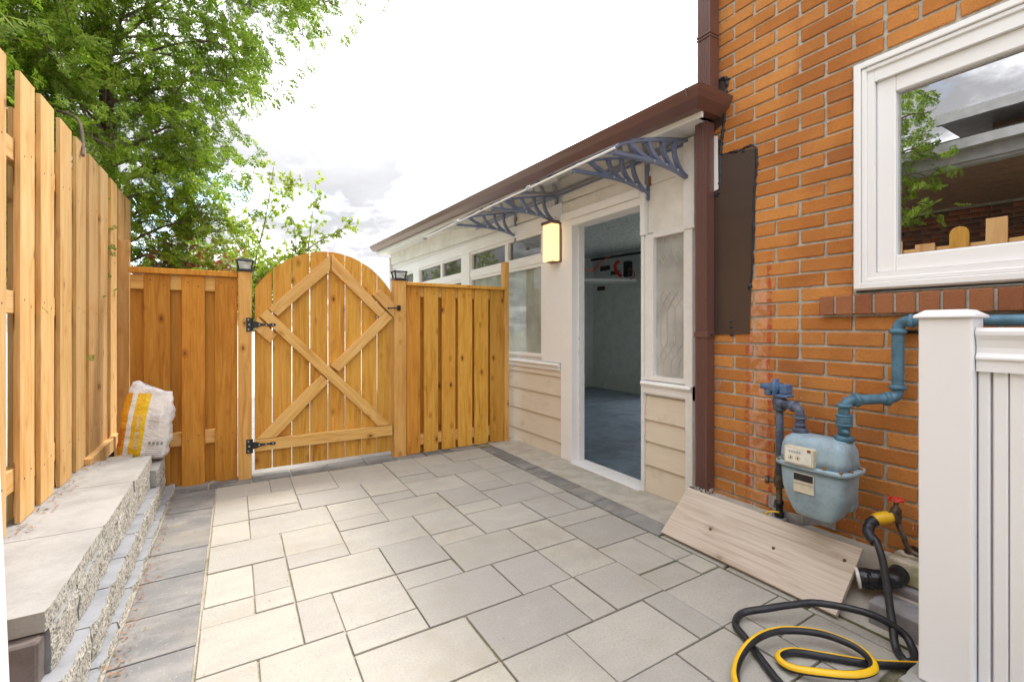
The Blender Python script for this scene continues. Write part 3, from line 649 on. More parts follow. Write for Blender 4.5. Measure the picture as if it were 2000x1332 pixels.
def brace_long(p0, p1, w, ca=None, cb=None):
    """rectangular brace along its own grain"""
    d = Vector((p1[0]-p0[0], 0, p1[1]-p0[1])); W = Vector((d.z, 0, -d.x)).normalized()
    plank('brace', (p0[0], GY+0.0085, p0[1]), (p1[0], GY+0.0085, p1[1]), W, w, 0.036, 'wood_brace', gt, 0.002, tint(0.95, 1.05))
def skew(pts, nm='brace', dy=0.0):
    """quad a,b,c,d with a->d the long direction: local Z follows it so the grain runs along the brace"""
    A, B, C_, D = [Vector((p[0], 0, p[1])) for p in pts]; V = ((D-A)+(C_-B)).normalized(); U = Vector((V.z, 0, -V.x))
    loc = [(p.dot(U), p.dot(V)) for p in (A, B, C_, D)]
    poly_plank(nm, loc, (0, GY+0.0085+dy, 0), U, V, U.cross(V)*-1 if U.cross(V).y < 0 else U.cross(V), 0.036, 'wood_brace', gt, 0.002, tint(0.95, 1.05))
skew([(0.207, 1.240), (0.272, 1.187), (0.646, 1.557), (0.646, 1.682)])
skew([(1.083, 1.238), (1.035, 1.188), (0.654, 1.557), (0.654, 1.684)])
skew([(1.133, 0.277), (1.025, 0.277), (0.152, 1.186), (0.203, 1.238)])
skew([(1.087, 1.236), (1.146, 1.183), (0.712, 0.746), (0.650, 0.796)])
skew([(0.579, 0.729), (0.634, 0.668), (0.262, 0.277), (0.131, 0.277)])
skew([(0.119, 0.274), (0.119, 0.189), (1.143, 0.187), (1.143, 0.272)], 'rail')
skew([(0.122, 1.085), (0.222, 0.985), (0.266, 1.048), (0.135, 1.182)], 'gusset', 0.001)
skew([(0.976, 1.374), (1.035, 1.421), (1.163, 1.320), (1.157, 1.186)], 'gusset', 0.001)
for z in (1.122, 0.236):
    h = thing('strap', '', '', (0.11, GY, z)); bpy.data.objects.remove(h)
    bm = bmesh.new(); Yf = GY+0.004
    a = [(0.108, .026), (0.135, .022), (0.16, .010), (0.215, .006), (0.23, .011), (0.25, .010), (0.262, 0)]
    top = [(x, z+w) for x, w in a]; bot = [(x, z-w) for x, w in a[:-1]][::-1]
    vs = [bm.verts.new((x, Yf, zz)) for x, zz in top+bot]; vb = [bm.verts.new((x, Yf+.004, zz)) for x, zz in top+bot]; bm.faces.new(vs); bm.faces.new(vb[::-1]); n = len(vs)
    for i in range(n): bm.faces.new((vs[i], vb[i], vb[(i+1) % n], vs[(i+1) % n]))
    hg = fin('hinge', bm, 'black_iron', gt)
    bm = bmesh.new(); bx(bm, 0.066, 0.098, GY-.0105, GY-.0055, z-.05, z+.05); lathe(bm, (0.103, GY-.006, z-.05), (0, 0, 1), [(0, .007), (.1, .007)], 10); fin('hinge_plate', bm, 'black_iron', hg)
    bm = bmesh.new()
    for x, zz, yy in ((0.08, z+.035, GY-.0105), (0.08, z-.035, GY-.0105), (0.085, z, GY-.0105), (0.15, z, Yf), (0.195, z, Yf), (0.24, z, Yf)): lathe(bm, (x, yy, zz), (0, -1, 0), [(0, .0055), (.002, .0045), (.003, .001)], 8)
    parts('screw', bm, 'steel', hg)
bm = bmesh.new(); bx(bm, 1.178, 1.208, GY-.011, GY-.006, 1.245, 1.29); lathe(bm, (1.193, GY-.03, 1.268), (0, 1, 0), [(0, .012), (.02, .010)], 10)
sweep(bm, crom([(1.10, GY-.014, 1.262), (1.14, GY-.02, 1.266), (1.20, GY-.024, 1.268)], 4), circ(.006, 8)); sweep(bm, [(1.10, GY-.014, 1.256), (1.10, GY-.014, 1.274)], circ(.005, 8))
fin('latch', bm, 'black_iron', gt)

SCM = None
def screw_head(parent, x, y, z, axis):
    global SCM
    if SCM is None:
        b_ = bmesh.new(); lathe(b_, (0, 0, 0), (0, 0, 1), [(0, .0042), (.0008, .0036)], 7); SCM = bpy.data.meshes.new('screw'); b_.to_mesh(SCM); b_.free(); mats(SCM, 'rust_dark')
    o = bpy.data.objects.new('screw', SCM); COL.objects.link(o); o.parent = parent
    A = Vector(axis); U = A.orthogonal().normalized(); orient(o, parent, (x+random.uniform(-.003, .003)*(axis[0] == 0), y, z+random.uniform(-.004, .004)), U, A.cross(U), A)
for x0, x1 in ((-0.526, -0.385), (-0.319, -0.186), (-0.125, 0.012)):
    for z in (0.31, 0.34, 1.39, 1.42):
        screw_head(pl, x0+.035 if z in (.31, 1.42) else x1-.035, GY+.0448, z, (0, -1, 0))
for x0, x1 in ((1.266, 1.387), (1.422, 1.554), (1.591, 1.722), (1.751, 1.892), (1.918, 2.061), (2.086, 2.228)):
    for z in (0.10, 0.13, 1.40, 1.43): screw_head(pr_, x0+.035 if z in (.10, 1.43) else x1-.035, GY-.0002, z, (0, -1, 0))
for a, b in front:
    if a > 2:
        for z in (0.49, 0.51, 1.19, 1.21, 1.79, 1.81): screw_head(fl, FX+.0002, a+.04 if z in (.49, 1.21, 1.79) else b-.04, z, (1, 0, 0))

# ------------------------------------------------------------------ garage addition
AX = 2.387
ad = thing('garage_addition', 'single-storey white and beige addition with open doorway and gutter', 'building', (4.6, 4.9, -0.25))
def slope(y): return (y-1.57)*0.022
# structural wall behind the cladding, with openings
W0, W1 = AX+0.012, AX+0.11
segs = []
def wseg(y0, y1, z0, z1): segs.append((W0, W1, y0, y1, z0, z1))
wseg(1.66, 1.842, -.25, 2.30); wseg(1.842, 2.125, -.25, 0.75); wseg(1.842, 2.125, 1.71, 2.30); wseg(2.125, 2.205, -.25, 2.30)
wseg(2.205, 2.955, 1.935, 2.30); wseg(2.205, 2.955, -.25, -0.002); wseg(2.972, 3.39, -.25, 2.30)
bays = [(3.39, 4.86), (5.13, 6.62), (6.88, 8.0)]
prev = 3.39
for a, b in bays:
    if a > prev: wseg(prev, a, -.25, 2.34)
    wseg(a, b, -.25, 0.85); wseg(a, b, 1.665, 1.765); wseg(a, b, 1.985, 2.34); prev = b
wseg(8.0, 8.2, -.25, 2.36)
boxes('wall', segs, 'white_old', ad)
boxes('wall', [(W1, 7.1, 8.12, 8.2, -.25, 0.95), (W1, 7.1, 8.12, 8.2, 2.2, 2.8), (W1, 4.85, 8.12, 8.2, .95, 2.2), (5.75, 7.1, 8.12, 8.2, .95, 2.2)], 'white_old', ad)
# interior shell
box('floor', W1, 7.09, 1.70, 8.0, -0.35, -0.25, 'floor_paint', ad, 0)
boxes('inner_wall', [(7.0, 7.08, 5.8, 8.0, -.35, 2.85), (7.0, 7.08, 1.70, 2.0, -.35, 2.85), (7.0, 7.08, 2.0, 5.8, 2.3, 2.85)], 'interior_wall', ad)  # far wall keeps a wide gap out of view, added to light the room
boxes('added_opening_frame', [(6.985, 7.095, 1.98, 2.08, -.34, 2.3), (6.985, 7.095, 5.72, 5.82, -.34, 2.3), (6.985, 7.095, 2.08, 5.72, 2.21, 2.302)], 'interior_trim', ad)  # frame of the invented opening that lets daylight brighten the interior
boxes('inner_wall', [(W1+.002, 5.05, 8.0, 8.06, -.25, 2.8), (5.05, 5.62, 8.0, 8.06, -.25, 0.72), (5.05, 5.62, 8.0, 8.06, 1.98, 2.8), (5.62, 7.0, 8.0, 8.06, -.25, 2.8)], 'interior_wall', ad)
box('inner_wall', W1+.002, 7.0, 1.62, 1.70, -0.35, 2.8, 'interior_wall', ad, 0)
bm = bmesh.new(); yy = 1.66
for k in range(64):                                    # slatted ceiling, boards across the room
    a, b = 1.70+k*0.1, 1.70+k*0.1+0.094
    v = [bm.verts.new(c) for c in ((W1, a, 2.26), (W1, b, 2.26), (7.02, b, 2.70), (7.02, a, 2.70), (W1, a, 2.275), (W1, b, 2.275), (7.02, b, 2.715), (7.02, a, 2.715))]
    for f in ((0, 1, 2, 3), (0, 1, 5, 4), (2, 3, 7, 6), (1, 2, 6, 5), (3, 0, 4, 7)): bm.faces.new([v[i] for i in f])
o = fin('ceiling', bm, 'interior_ceiling', ad); 
bm = bmesh.new(); P = [(2.20, 2.33), (7.25, 2.86), (7.25, 2.93), (2.20, 2.395)]
a = [bm.verts.new((x, 1.662, z)) for x, z in P]; b = [bm.verts.new((x, 8.35, z+0.10)) for x, z in P]; bm.faces.new(a); bm.faces.new(b[::-1])
for i in range(4): bm.faces.new((a[i], b[i], b[(i+1) % 4], a[(i+1) % 4]))
fin('roof', bm, 'shingle', ad)
# lap siding
def siding(y0, y1, zs):
    for z0, z1 in zip(zs, zs[1:]):
        bm = bmesh.new(); v = [bm.verts.new(c) for c in ((AX-0.020, y0, z0), (AX-0.020, y1, z0), (AX-0.004, y1, z1+0.012), (AX-0.004, y0, z1+0.012), (AX+0.011, y0, z0), (AX+0.011, y1, z0), (AX+0.011, y1, z1+0.012), (AX+0.011, y0, z1+0.012))]
        for f in ((0, 1, 2, 3), (4, 7, 6, 5), (0, 4, 5, 1), (3, 2, 6, 7), (0, 3, 7, 4), (1, 5, 6, 2)): bm.faces.new([v[i] for i in f])
        fin('siding_board', bm, 'siding', ad, 0.0015)
siding(3.112, 8.2, [-0.06, 0.120, 0.322, 0.515, 0.68, 0.735])
siding(1.853, 2.183, [0.0, 0.182, 0.340, 0.485, 0.632])
# sills and trim left of the door
def sill(y0, y1, zt, h, nm='sill'):
    bm = bmesh.new(); P = [(AX+.01, zt), (AX-.045, zt-.008), (AX-.052, zt-.02), (AX-.045, zt-.032), (AX-.032, zt-.04), (AX-.030, zt-h+.012), (AX-.022, zt-h), (AX+.01, zt-h)]
    a = [bm.verts.new((x, y0, z)) for x, z in P]; b = [bm.verts.new((x, y1, z)) for x, z in P]; bm.faces.new(a); bm.faces.new(b[::-1]); n = len(P)
    for i in range(n): bm.faces.new((a[i], b[i], b[(i+1) % n], a[(i+1) % n]))
    return fin(nm, bm, 'white_paint', ad, 0.001)
sill(3.13, 8.2, 0.800, 0.075); sill(1.80, 2.20, 0.748, 0.092)
box('pilaster', AX-.022, AX+.011, 3.105, 3.392, 0.80, 2.16, 'white_paint', ad, 0.002)
box('corner_trim', AX-.030, AX+.011, 1.80, 1.852, 0.02, 1.70, 'white_old', ad, 0.002)
box('corner_trim', AX-.036, AX+.011, 1.785, 1.862, 1.70, 2.25, 'white_old', ad, 0.002)
box('corner_trim', AX-.028, AX+.011, 8.12, 8.21, 0.0, 2.35, 'white_paint', ad, 0.002)
# door frame
box('door_jamb', AX-.030, AX+.10, 2.955, 3.103, 0.0, 2.05, 'white_paint', ad, 0.002)
box('door_stop', AX+.03, AX+.09, 2.938, 2.954, 0.0, 1.932, 'white_old', ad, 0.001)
box('door_jamb', AX-.032, AX+.10, 2.186, 2.208, -0.005, 1.72, 'white_old', ad, 0.002)
box('door_jamb', AX-.040, AX+.10, 2.172, 2.210, 1.722, 2.06, 'white_paint', ad, 0.002)
box('sill_bracket', AX-.040, AX+.011, 2.185, 2.20, 0.60, 0.76, 'white_old', ad, 0.001)
box('door_head', AX-.034, AX+.10, 2.211, 3.104, 1.932, 1.985, 'white_paint', ad, 0.003)
box('door_head', AX-.045, AX+.011, 2.211, 3.104, 1.986, 2.052, 'white_paint', ad, 0.004)
boxes('threshold', [(AX-.055, AX+.11, 2.21, 2.954, -0.012, 0.004)], 'white_old', ad, 0.003)
boxes('strike_plate', [(AX+.028, AX+.032, 2.9365, 2.938, 0.86, 0.92), (AX+.028, AX+.032, 2.9365, 2.938, 1.0, 1.03)], 'steel', ad)
# frieze boards under the eaves
def slab(nm, y0, y1, x0, x1, z0, z1, m, bev=0.002):
    bm = bmesh.new(); v = [bm.verts.new(c) for c in ((x0, y0, z0+slope(y0)), (x1, y0, z0+slope(y0)), (x1, y1, z0+slope(y1)), (x0, y1, z0+slope(y1)), (x0, y0, z1+slope(y0)), (x1, y0, z1+slope(y0)), (x1, y1, z1+slope(y1)), (x0, y1, z1+slope(y1)))]
    for f in ((0, 3, 2, 1), (4, 5, 6, 7), (0, 1, 5, 4), (1, 2, 6, 5), (2, 3, 7, 6), (3, 0, 4, 7)): bm.faces.new([v[i] for i in f])
    return fin(nm, bm, m, ad, bev)
box('frieze_board', AX-.012, AX+.011, 1.864, 3.104, 2.054, 2.148, 'frieze', ad, 0.003)
slab('frieze_board', 1.864, 3.104, AX-.006, AX+.0115, 2.13, 2.262, 'frieze')
slab('frieze_board', 3.394, 8.12, AX-.010, AX+.0115, 2.07, 2.262, 'frieze')
slab('head_trim', 3.106, 8.12, AX-.024, AX+.0112, 1.985, 2.068, 'white_paint') if False else box('head_trim', AX-.024, AX+.0112, 3.394, 8.12, 1.986, 2.10, 'white_paint', ad, 0.002)
box('upper_panel', AX-.004, AX+.0112, 1.864, 2.170, 1.735, 2.053, 'frieze', ad, 0.002)
slab('fascia', 1.60, 8.32, 2.172, 2.190, 2.248, 2.37, 'white_paint')
slab('soffit', 1.662, 8.30, 2.191, AX+.01, 2.262, 2.275, 'white_paint')
for k in range(40):
    y = 3.2+k*0.125
    if k % 1 == 0: pass
# windows of the bays
def window(nm, parent, y0, y1, z0, z1, glass, fw=0.03, x=AX):
    fr = boxes(nm, [(x-.014, x+.05, y0, y0+fw, z0, z1), (x-.014, x+.05, y1-fw, y1, z0, z1), (x-.014, x+.05, y0+fw, y1-fw, z0, z0+fw), (x-.014, x+.05, y0+fw, y1-fw, z1-fw, z1)], 'white_paint', parent)
    box('pane', x+.018, x+.022, y0+fw, y1-fw, z0+fw, z1-fw, glass, fr, 0)
    return fr
WB = [(3.392, 4.88), (5.11, 6.62), (6.88, 8.0)]
for i, (a, b) in enumerate(WB):
    m_ = a+(b-a)*0.435
    window('window', ad, a, b, 0.835, 1.685, 'pane_milky' if i == 0 else 'pane_clear', 0.028)
    window('window', ad, a, m_, 1.745, 1.985, 'pane_clear', 0.03); window('window', ad, m_, b, 1.745, 1.985, 'pane_clear', 0.03)
    box('transom_rail', AX-.020, AX+.011, a, b, 1.686, 1.744, 'white_paint', ad, 0.003)
for a, b in ((4.88, 5.11), (6.62, 6.88)): box('mullion', AX-.026, AX+.011, a, b, 0.80, 1.985, 'white_paint', ad, 0.002)
sl = boxes('sidelight', [(AX-.018, AX+.05, 1.853, 1.872, 0.75, 1.733), (AX-.018, AX+.05, 2.112, 2.184, 0.75, 1.721), (AX-.018, AX+.05, 1.872, 2.112, 0.75, 0.78), (AX-.018, AX+.05, 1.872, 2.112, 1.695, 1.733)], 'white_old', ad)
box('pane', AX+.012, AX+.016, 1.872, 2.112, 0.78, 1.695, 'pane_leaded', sl, 0)
bm = bmesh.new(); Yc = 1.992; hw = 0.0275
def came(pts):
    sweep(bm, [(AX+.0105, y, z) for y, z in pts], [(-.0022, -.0018), (.0022, -.0018), (.0022, .0018), (-.0022, .0018)], (1, 0, 0))
for c in (-0.06, 0, 0.06):
    y = Yc+c
    came([(y, 1.69), (y, 1.60), (y-hw, 1.56), (y, 1.52), (y+hw, 1.56), (y, 1.60)])
    came([(y-hw, 1.30), (y, 1.26), (y-hw, 1.22), (y-hw, 0.95+0.05), (y, 0.96), (y+hw, 1.0), (y+hw, 1.22), (y, 1.26), (y+hw, 1.30)])
    came([(y, 1.34), (y-hw, 1.30)]); came([(y, 1.34), (y+hw, 1.30)]); came([(y, 0.96), (y-hw, 0.92), (y, 0.88), (y+hw, 0.92), (y, 0.96)]); came([(y, 0.88), (y, 0.80)])
parts('came', bm, 'lead', sl)
# gutter with rolled front, mitred end and downspout
prof = [(2.175, 0.0), (2.175, 0.008), (2.12, 0.008), (2.075, 0.045), (2.058, 0.075), (2.050, 0.098), (2.056, 0.102), (2.060, 0.085), (2.072, 0.060), (2.122, 0.016), (2.169, 0.016), (2.169, 0.10), (2.175, 0.10)]
bm = bmesh.new(); A = [bm.verts.new((x, 1.535+(x-2.05)*1.0*0.0, 2.272+z+0.0)) for x, z in prof]; 
def gz(y): return 2.272+(y-1.57)*0.0265
for v in A: bm.verts.remove(v)
def gring(y, mit=0): return [bm.verts.new((x, y+(x-2.05)*mit, gz(y)+z)) for x, z in prof]
rg = [gring(1.52, 1.0), gring(1.9), gring(4.5), gring(8.32)]
for a, b in zip(rg, rg[1:]):
    for i in range(len(prof)): bm.faces.new((a[i], b[i], b[(i+1) % len(prof)], a[(i+1) % len(prof)]))
bm.faces.new(rg[-1])
gu = fin('gutter', bm, 'brown_metal', ad)
bm = bmesh.new()
ra = [bm.verts.new((x+.0005, 1.5195+(x-2.05), gz(1.52)+z)) for x, z in prof]; rb = [bm.verts.new((2.335, 1.5195+(x-2.05), gz(1.52)+z)) for x, z in prof]
for i in range(len(prof)): bm.faces.new((ra[i], rb[i], rb[(i+1) % len(prof)], ra[(i+1) % len(prof)]))
bm.faces.new(rb)
fin('gutter_return', bm, 'brown_metal', gu)
bm = bmesh.new(); sweep(bm, [(2.047, 1.60, gz(1.6)+.05), (2.047, 1.605, gz(1.6)+.1)], circ(.003, 6)); fin('seam', bm, 'brown_metal', gu)
def downspout(parent, x0, x1, y0, y1, z0, z1, nm='downspout'):
    n = 5; w = (y1-y0); pts = [(x1, y0), (x0, y0)]
    for k in range(n):
        a = y0+w*(0.10+0.8*k/n); b = a+0.8*w/n
        pts += [(x0, a), (x0+.004, a+(b-a)*.2), (x0+.004, a+(b-a)*.55), (x0, a+(b-a)*.75)]
    pts += [(x0, y1), (x1, y1)]
    bm = bmesh.new(); lo = [bm.verts.new((x, y, z0)) for x, y in pts]; hi = [bm.verts.new((x, y, z1)) for x, y in pts]; m_ = len(pts)
    for i in range(m_): bm.faces.new((lo[i], lo[(i+1) % m_], hi[(i+1) % m_], hi[i]))
    bm.faces.new(hi); bm.faces.new(lo[::-1])
    return fin(nm, bm, 'brown_metal', parent)
ds = downspout(ad, 2.262, 2.330, 1.634, 1.708, 0.19, 2.262)
boxes('strap', [(2.2575, 2.332, 1.628, 1.714, 1.045, 1.075)], 'brown_metal', ds, 0.002)
lathe_bm = bmesh.new(); lathe(lathe_bm, (2.30, 1.628, 1.06), (0, -1, 0), [(0, .012), (.006, .010), (.012, .003)], 6); fin('bolt', lathe_bm, 'black_iron', ds)
bm = bmesh.new()
for k in range(14):
    p = Vector((2.27+random.uniform(-.01, .06), 1.62+random.uniform(0, .1), 0.17+random.uniform(-.02, .05)))
    sweep(bm, [p, p+Vector((random.uniform(-.03, .03), random.uniform(-.03, .03), random.uniform(-.03, .02)))], circ(.004, 5))
fin('leaf_debris', bm, 'bark', ds)
# end-wall window seen through the doorway, and wall patches
ew = boxes('window', [(5.05, 5.10, 7.97, 8.05, .72, 1.98), (5.56, 5.62, 7.97, 8.05, .72, 1.98), (5.10, 5.56, 7.97, 8.05, .72, .78), (5.10, 5.56, 7.97, 8.05, 1.55, 1.61), (5.10, 5.56, 7.97, 8.05, 1.93, 1.98), (5.62, 5.80, 7.98, 8.0, .70, 2.05)], 'interior_trim', ad)
box('pane', 5.10, 5.56, 8.02, 8.024, 1.61, 1.93, 'pane_clear', ew, 0); box('pane', 5.10, 5.56, 8.02, 8.024, .78, 1.55, 'pane_milky', ew, 0)
# rays: far wall patches
boxes('wall_patch', [(6.985, 6.999, 7.45, 7.75, 2.36, 2.46), (6.985, 6.999, 7.15, 7.42, 2.24, 2.32), (6.985, 6.999, 7.60, 7.85, 1.93, 2.02)], 'patch_brown', ad)
box('bulkhead', 4.2, 6.2, 7.6, 7.999, 2.16, 2.48, 'interior_trim', ad, 0.004)

tl = thing('tube_light', 'unlit fluorescent tube fixture inside the doorway by the far wall', 'lamp', (6.3, 7.0, 2.0))
bm = bmesh.new(); sweep(bm, [(5.4, 7.35, 2.02), (6.85, 6.55, 2.02)], [(-.05, 0), (.05, 0), (.03, .05), (-.03, .05)]); fin('housing', bm, 'white_paint', tl)
tube('tube', [(5.42, 7.34, 2.0), (6.83, 6.56, 2.0)], 0.016, 'lens', tl)
hs = thing('hanging_tool', 'red and black power tool hanging from a rail inside the doorway', 'tool', (6.8, 6.7, 2.3))
bm = bmesh.new(); bx(bm, 6.72, 6.84, 6.62, 6.78, 2.12, 2.44); fin('body', bm, 'black_iron', hs, 0.03, seg=2)
tube('handle', crom([(6.70, 6.86, 2.46), (6.66, 6.93, 2.38), (6.66, 6.90, 2.25), (6.70, 6.80, 2.14)], 5), 0.035, 'red_plastic', hs)
tube('cord', crom([(6.72, 6.62, 2.28), (6.72, 6.50, 2.22), (6.72, 6.46, 2.12), (6.72, 6.58, 2.05)], 5), 0.008, 'red_plastic', hs, n=6)
bm = bmesh.new(); sweep(bm, [(6.60, 7.6, 2.56), (6.9, 5.0, 2.56)], circ(.025, 8)); fin('rail', bm, 'black_iron', hs)
bo = thing('ceiling_motor', 'dark motor unit hanging under the slatted ceiling inside the door', 'motor', (4.4, 6.3, 2.2))
box('body', 4.27, 4.52, 6.05, 6.35, 1.80, 2.12, 'black_iron', bo, 0.03, seg=2)
boxes('bracket', [(4.2, 4.75, 6.1, 6.14, 2.18, 2.24), (4.38, 4.42, 6.1, 6.14, 2.1, 2.42)], 'black_iron', bo)
tube('wire', crom([(4.7, 6.12, 2.22), (5.1, 6.2, 2.18), (5.5, 6.3, 2.12), (5.9, 6.5, 2.35), (6.3, 6.7, 2.5)], 6), 0.010, 'red_plastic', bo, n=6)

# ------------------------------------------------------------------ wall lamp
lp = thing('wall_lamp', 'lit warm rectangular wall lamp beside the doorway', 'lamp', (2.33, 3.17, 1.66))
box('back_plate', AX-.040, AX-.0225, 3.09, 3.25, 1.655, 1.99, 'brown_metal', lp, 0.002)
box('shade', 2.262, AX-.042, 3.105, 3.235, 1.665, 1.975, 'lamp_glow', lp, 0.004)
box('cap', 2.250, AX-.023, 3.096, 3.246, 1.976, 2.000, 'brown_metal', lp, 0.002)
box('base', 2.285, AX-.043, 3.13, 3.21, 1.652, 1.664, 'brown_metal', lp, 0.002)

# ------------------------------------------------------------------ awning
aw = thing('door_awning', 'clear curved awning on four grey-blue brackets over the doorway', 'awning', (2.1, 3.2, 2.1))
def topz(x):
    t = (x-1.745)/(2.375-1.745); return 2.06+0.178*max(t, 0.0)**0.6
bm = bmesh.new(); n = 16; yA, yB = 1.815, 4.72; ny = 40; gr_ = []
for j in range(ny+1):
    y = yA+(yB-yA)*j/ny; row = []
    for i in range(n+1):
        x = 1.735+(2.38-1.735)*i/n; bul = 0.012*abs(math.sin((y-1.84)/1.0*math.pi))*(1-i/n) if y > 1.84 else 0
        row.append(bm.verts.new((x, y, topz(x)+0.012+bul)))
    gr_.append(row)
for j in range(ny):
    for i in range(n): bm.faces.new((gr_[j][i], gr_[j][i+1], gr_[j+1][i+1], gr_[j+1][i]))
bmesh.ops.solidify(bm, geom=bm.faces[:], thickness=0.004)
fin('canopy', bm, 'polycarb', aw, smooth=False)
tube('front_bar', [(1.74, yA, 2.062), (1.74, 3.0, 2.066), (1.74, yB, 2.062)], 0.007, 'white_paint', aw, n=8)
tube('rear_bar', [(2.372, yA+.05, 2.232), (2.372, yB, 2.232)], 0.010, 'bracket_blue', aw, n=8)
for y in (2.65, 3.84, 4.70): box('clip', 1.722, 1.762, y-.02, y+.02, 2.048, 2.078, 'steel', aw, 0.003)
def bracket(y):
    bar = [(-.014, -.005), (.014, -.005), (.014, .005), (-.014, .005)]
    bm = bmesh.new()
    def arc(pts, w=1.0, thick=1.0): sweep(bm, [(x, y, z) for x, z in pts], [(a*w, b*thick) for a, b in bar], None if False else (0, 0, 1))
    def strip(pts, w, t):
        """flat bar in the XZ plane: width w along Y, thickness t in plane"""
        P = [Vector((p[0], 0, p[1])) for p in pts]; rings = []
        for i, p in enumerate(P):
            tg = (P[min(i+1, len(P)-1)]-P[max(i-1, 0)]).normalized(); nn = Vector((-tg.z, 0, tg.x)); tt = t(i/(len(P)-1)) if callable(t) else t
            rings.append([bm.verts.new((p.x+nn.x*s*tt/2, y+q*w/2, p.z+nn.z*s*tt/2)) for s, q in ((-1, -1), (1, -1), (1, 1), (-1, 1))])
        for a, b in zip(rings, rings[1:]):
            for j in range(4): bm.faces.new((a[j], a[(j+1) % 4], b[(j+1) % 4], b[j]))
        bm.faces.new(rings[0][::-1]); bm.faces.new(rings[-1])
    X = np.linspace(1.745, 2.372, 15); strip([(x, topz(x)) for x in X], 0.030, 0.013)
    def botz(x): t = (x-1.745)/(2.372-1.745); return 2.046+0.03*t-0.068*t**4
    strip([(x, botz(x)) for x in X], 0.030, 0.018)
    strip([(2.375, 1.955), (2.375, 2.243)], 0.034, 0.012)
    for fa, fb, bend in ((0.20, 0.50, 0.03), (0.44, 0.66, 0.055), (0.63, 0.82, 0.07), (0.80, 0.975, 0.085)):
        xa = 1.745+.627*fa; xb = 1.745+.627*fb; pa = Vector((xa, topz(xa))); pb = Vector((xb, botz(xb))); mid = (pa+pb)/2+Vector((-bend, -bend*0.35))
        pts = [((1-t)**2*pa+2*t*(1-t)*mid+t*t*pb) for t in np.linspace(0, 1, 9).tolist()]
        strip([(p.x, p.y) for p in pts], 0.022, lambda t: 0.012+0.014*(1-abs(2*t-1))+0.012*(t < .14))
    b = fin('bracket', bm, 'bracket_blue', aw)
    bm = bmesh.new()
    for f in (0.50, 0.66, 0.82):
        x = 1.745+.627*f; lathe(bm, (x, y-.016, botz(x)), (0, -1, 0), [(0, .009), (.003, .008)], 10)
    for z in (2.20, 1.975, 2.05): lathe(bm, (2.368, y, z), (-1, 0, 0), [(0, .009), (.005, .006)], 8)
    parts('bolt', bm, 'steel', b)
for y in (1.84, 2.17, 3.19, 3.87): bracket(y)
boxes('shim', [(2.366, 2.38, 2.135, 2.152, 2.05, 2.11), (2.366, 2.38, 3.835, 3.852, 2.15, 2.19)], 'rust', aw)

# ------------------------------------------------------------------ brick house
BX_, BC = 2.34, 0.0694
hb = thing('brick_house', 'orange brick house wall with large white window and brown flashing', 'house', (4.0, -1.0, 0))
WY0, WY1, WZ0, WZ1 = -0.35, 0.945, 1.262, 2.245
bk = [(BX_+.0075, BX_+.25, WY1, 1.655, -0.08, 5.3), (BX_+.0075, BX_+.25, -3.0, WY0, -0.08, 5.3), (BX_+.0075, BX_+.25, WY0, WY1, -0.08, WZ0-0.01), (BX_+.0075, BX_+.25, WY0, WY1, WZ1, 5.3)]
boxes('wall', bk, 'mortar', hb)
box('side_wall', BX_+.25, 8.0, 1.50, 1.60, -0.08, 5.3, 'mortar', hb, 0); box('side_wall', BX_+.25, 8.0, -3.0, -2.9, -0.08, 5.3, 'mortar', hb, 0)
bm = bmesh.new(); P = [(1.9, 5.25), (5.0, 6.9), (8.1, 5.25)]
a = [bm.verts.new((x, -3.3, z)) for x, z in P]; b = [bm.verts.new((x, 1.95, z)) for x, z in P]; bm.faces.new(a); bm.faces.new(b[::-1])
for i in range(3): bm.faces.new((a[i], b[i], b[(i+1) % 3], a[(i+1) % 3]))
fin('roof', bm, 'shingle', hb)
BM_ = {}
def brick_mesh(L, key):
    if key in BM_: return BM_[key]
    bm = bmesh.new(); H = BC-.012
    bx(bm, 0, 0.05, -L/2, L/2, -H/2, H/2); bmesh.ops.bevel(bm, geom=bm.edges[:], offset=0.0028, segments=1, affect='EDGES')
    for v in bm.verts: v.co += Vector((random.uniform(-.001, .001), random.uniform(-.0024, .0024), random.uniform(-.0016, .0016)))
    me = bpy.data.meshes.new('brick'); bm.to_mesh(me); bm.free(); me.materials.append(MAT['brick']); BM_[key] = me; return me
far_V, far_F = [], []
def add_far(y0, y1, z0, z1, x0=BX_, x1=BX_+0.05):
    i = len(far_V); far_V.extend([(x0, y0, z0), (x1, y0, z0), (x1, y1, z0), (x0, y1, z0), (x0, y0, z1), (x1, y0, z1), (x1, y1, z1), (x0, y1, z1)])
    far_F.extend([tuple(i+k for k in f) for f in ((0, 3, 2, 1), (4, 5, 6, 7), (0, 1, 5, 4), (1, 2, 6, 5), (2, 3, 7, 6), (3, 0, 4, 7))])
SILL_Y = 1.078
cnt = 0
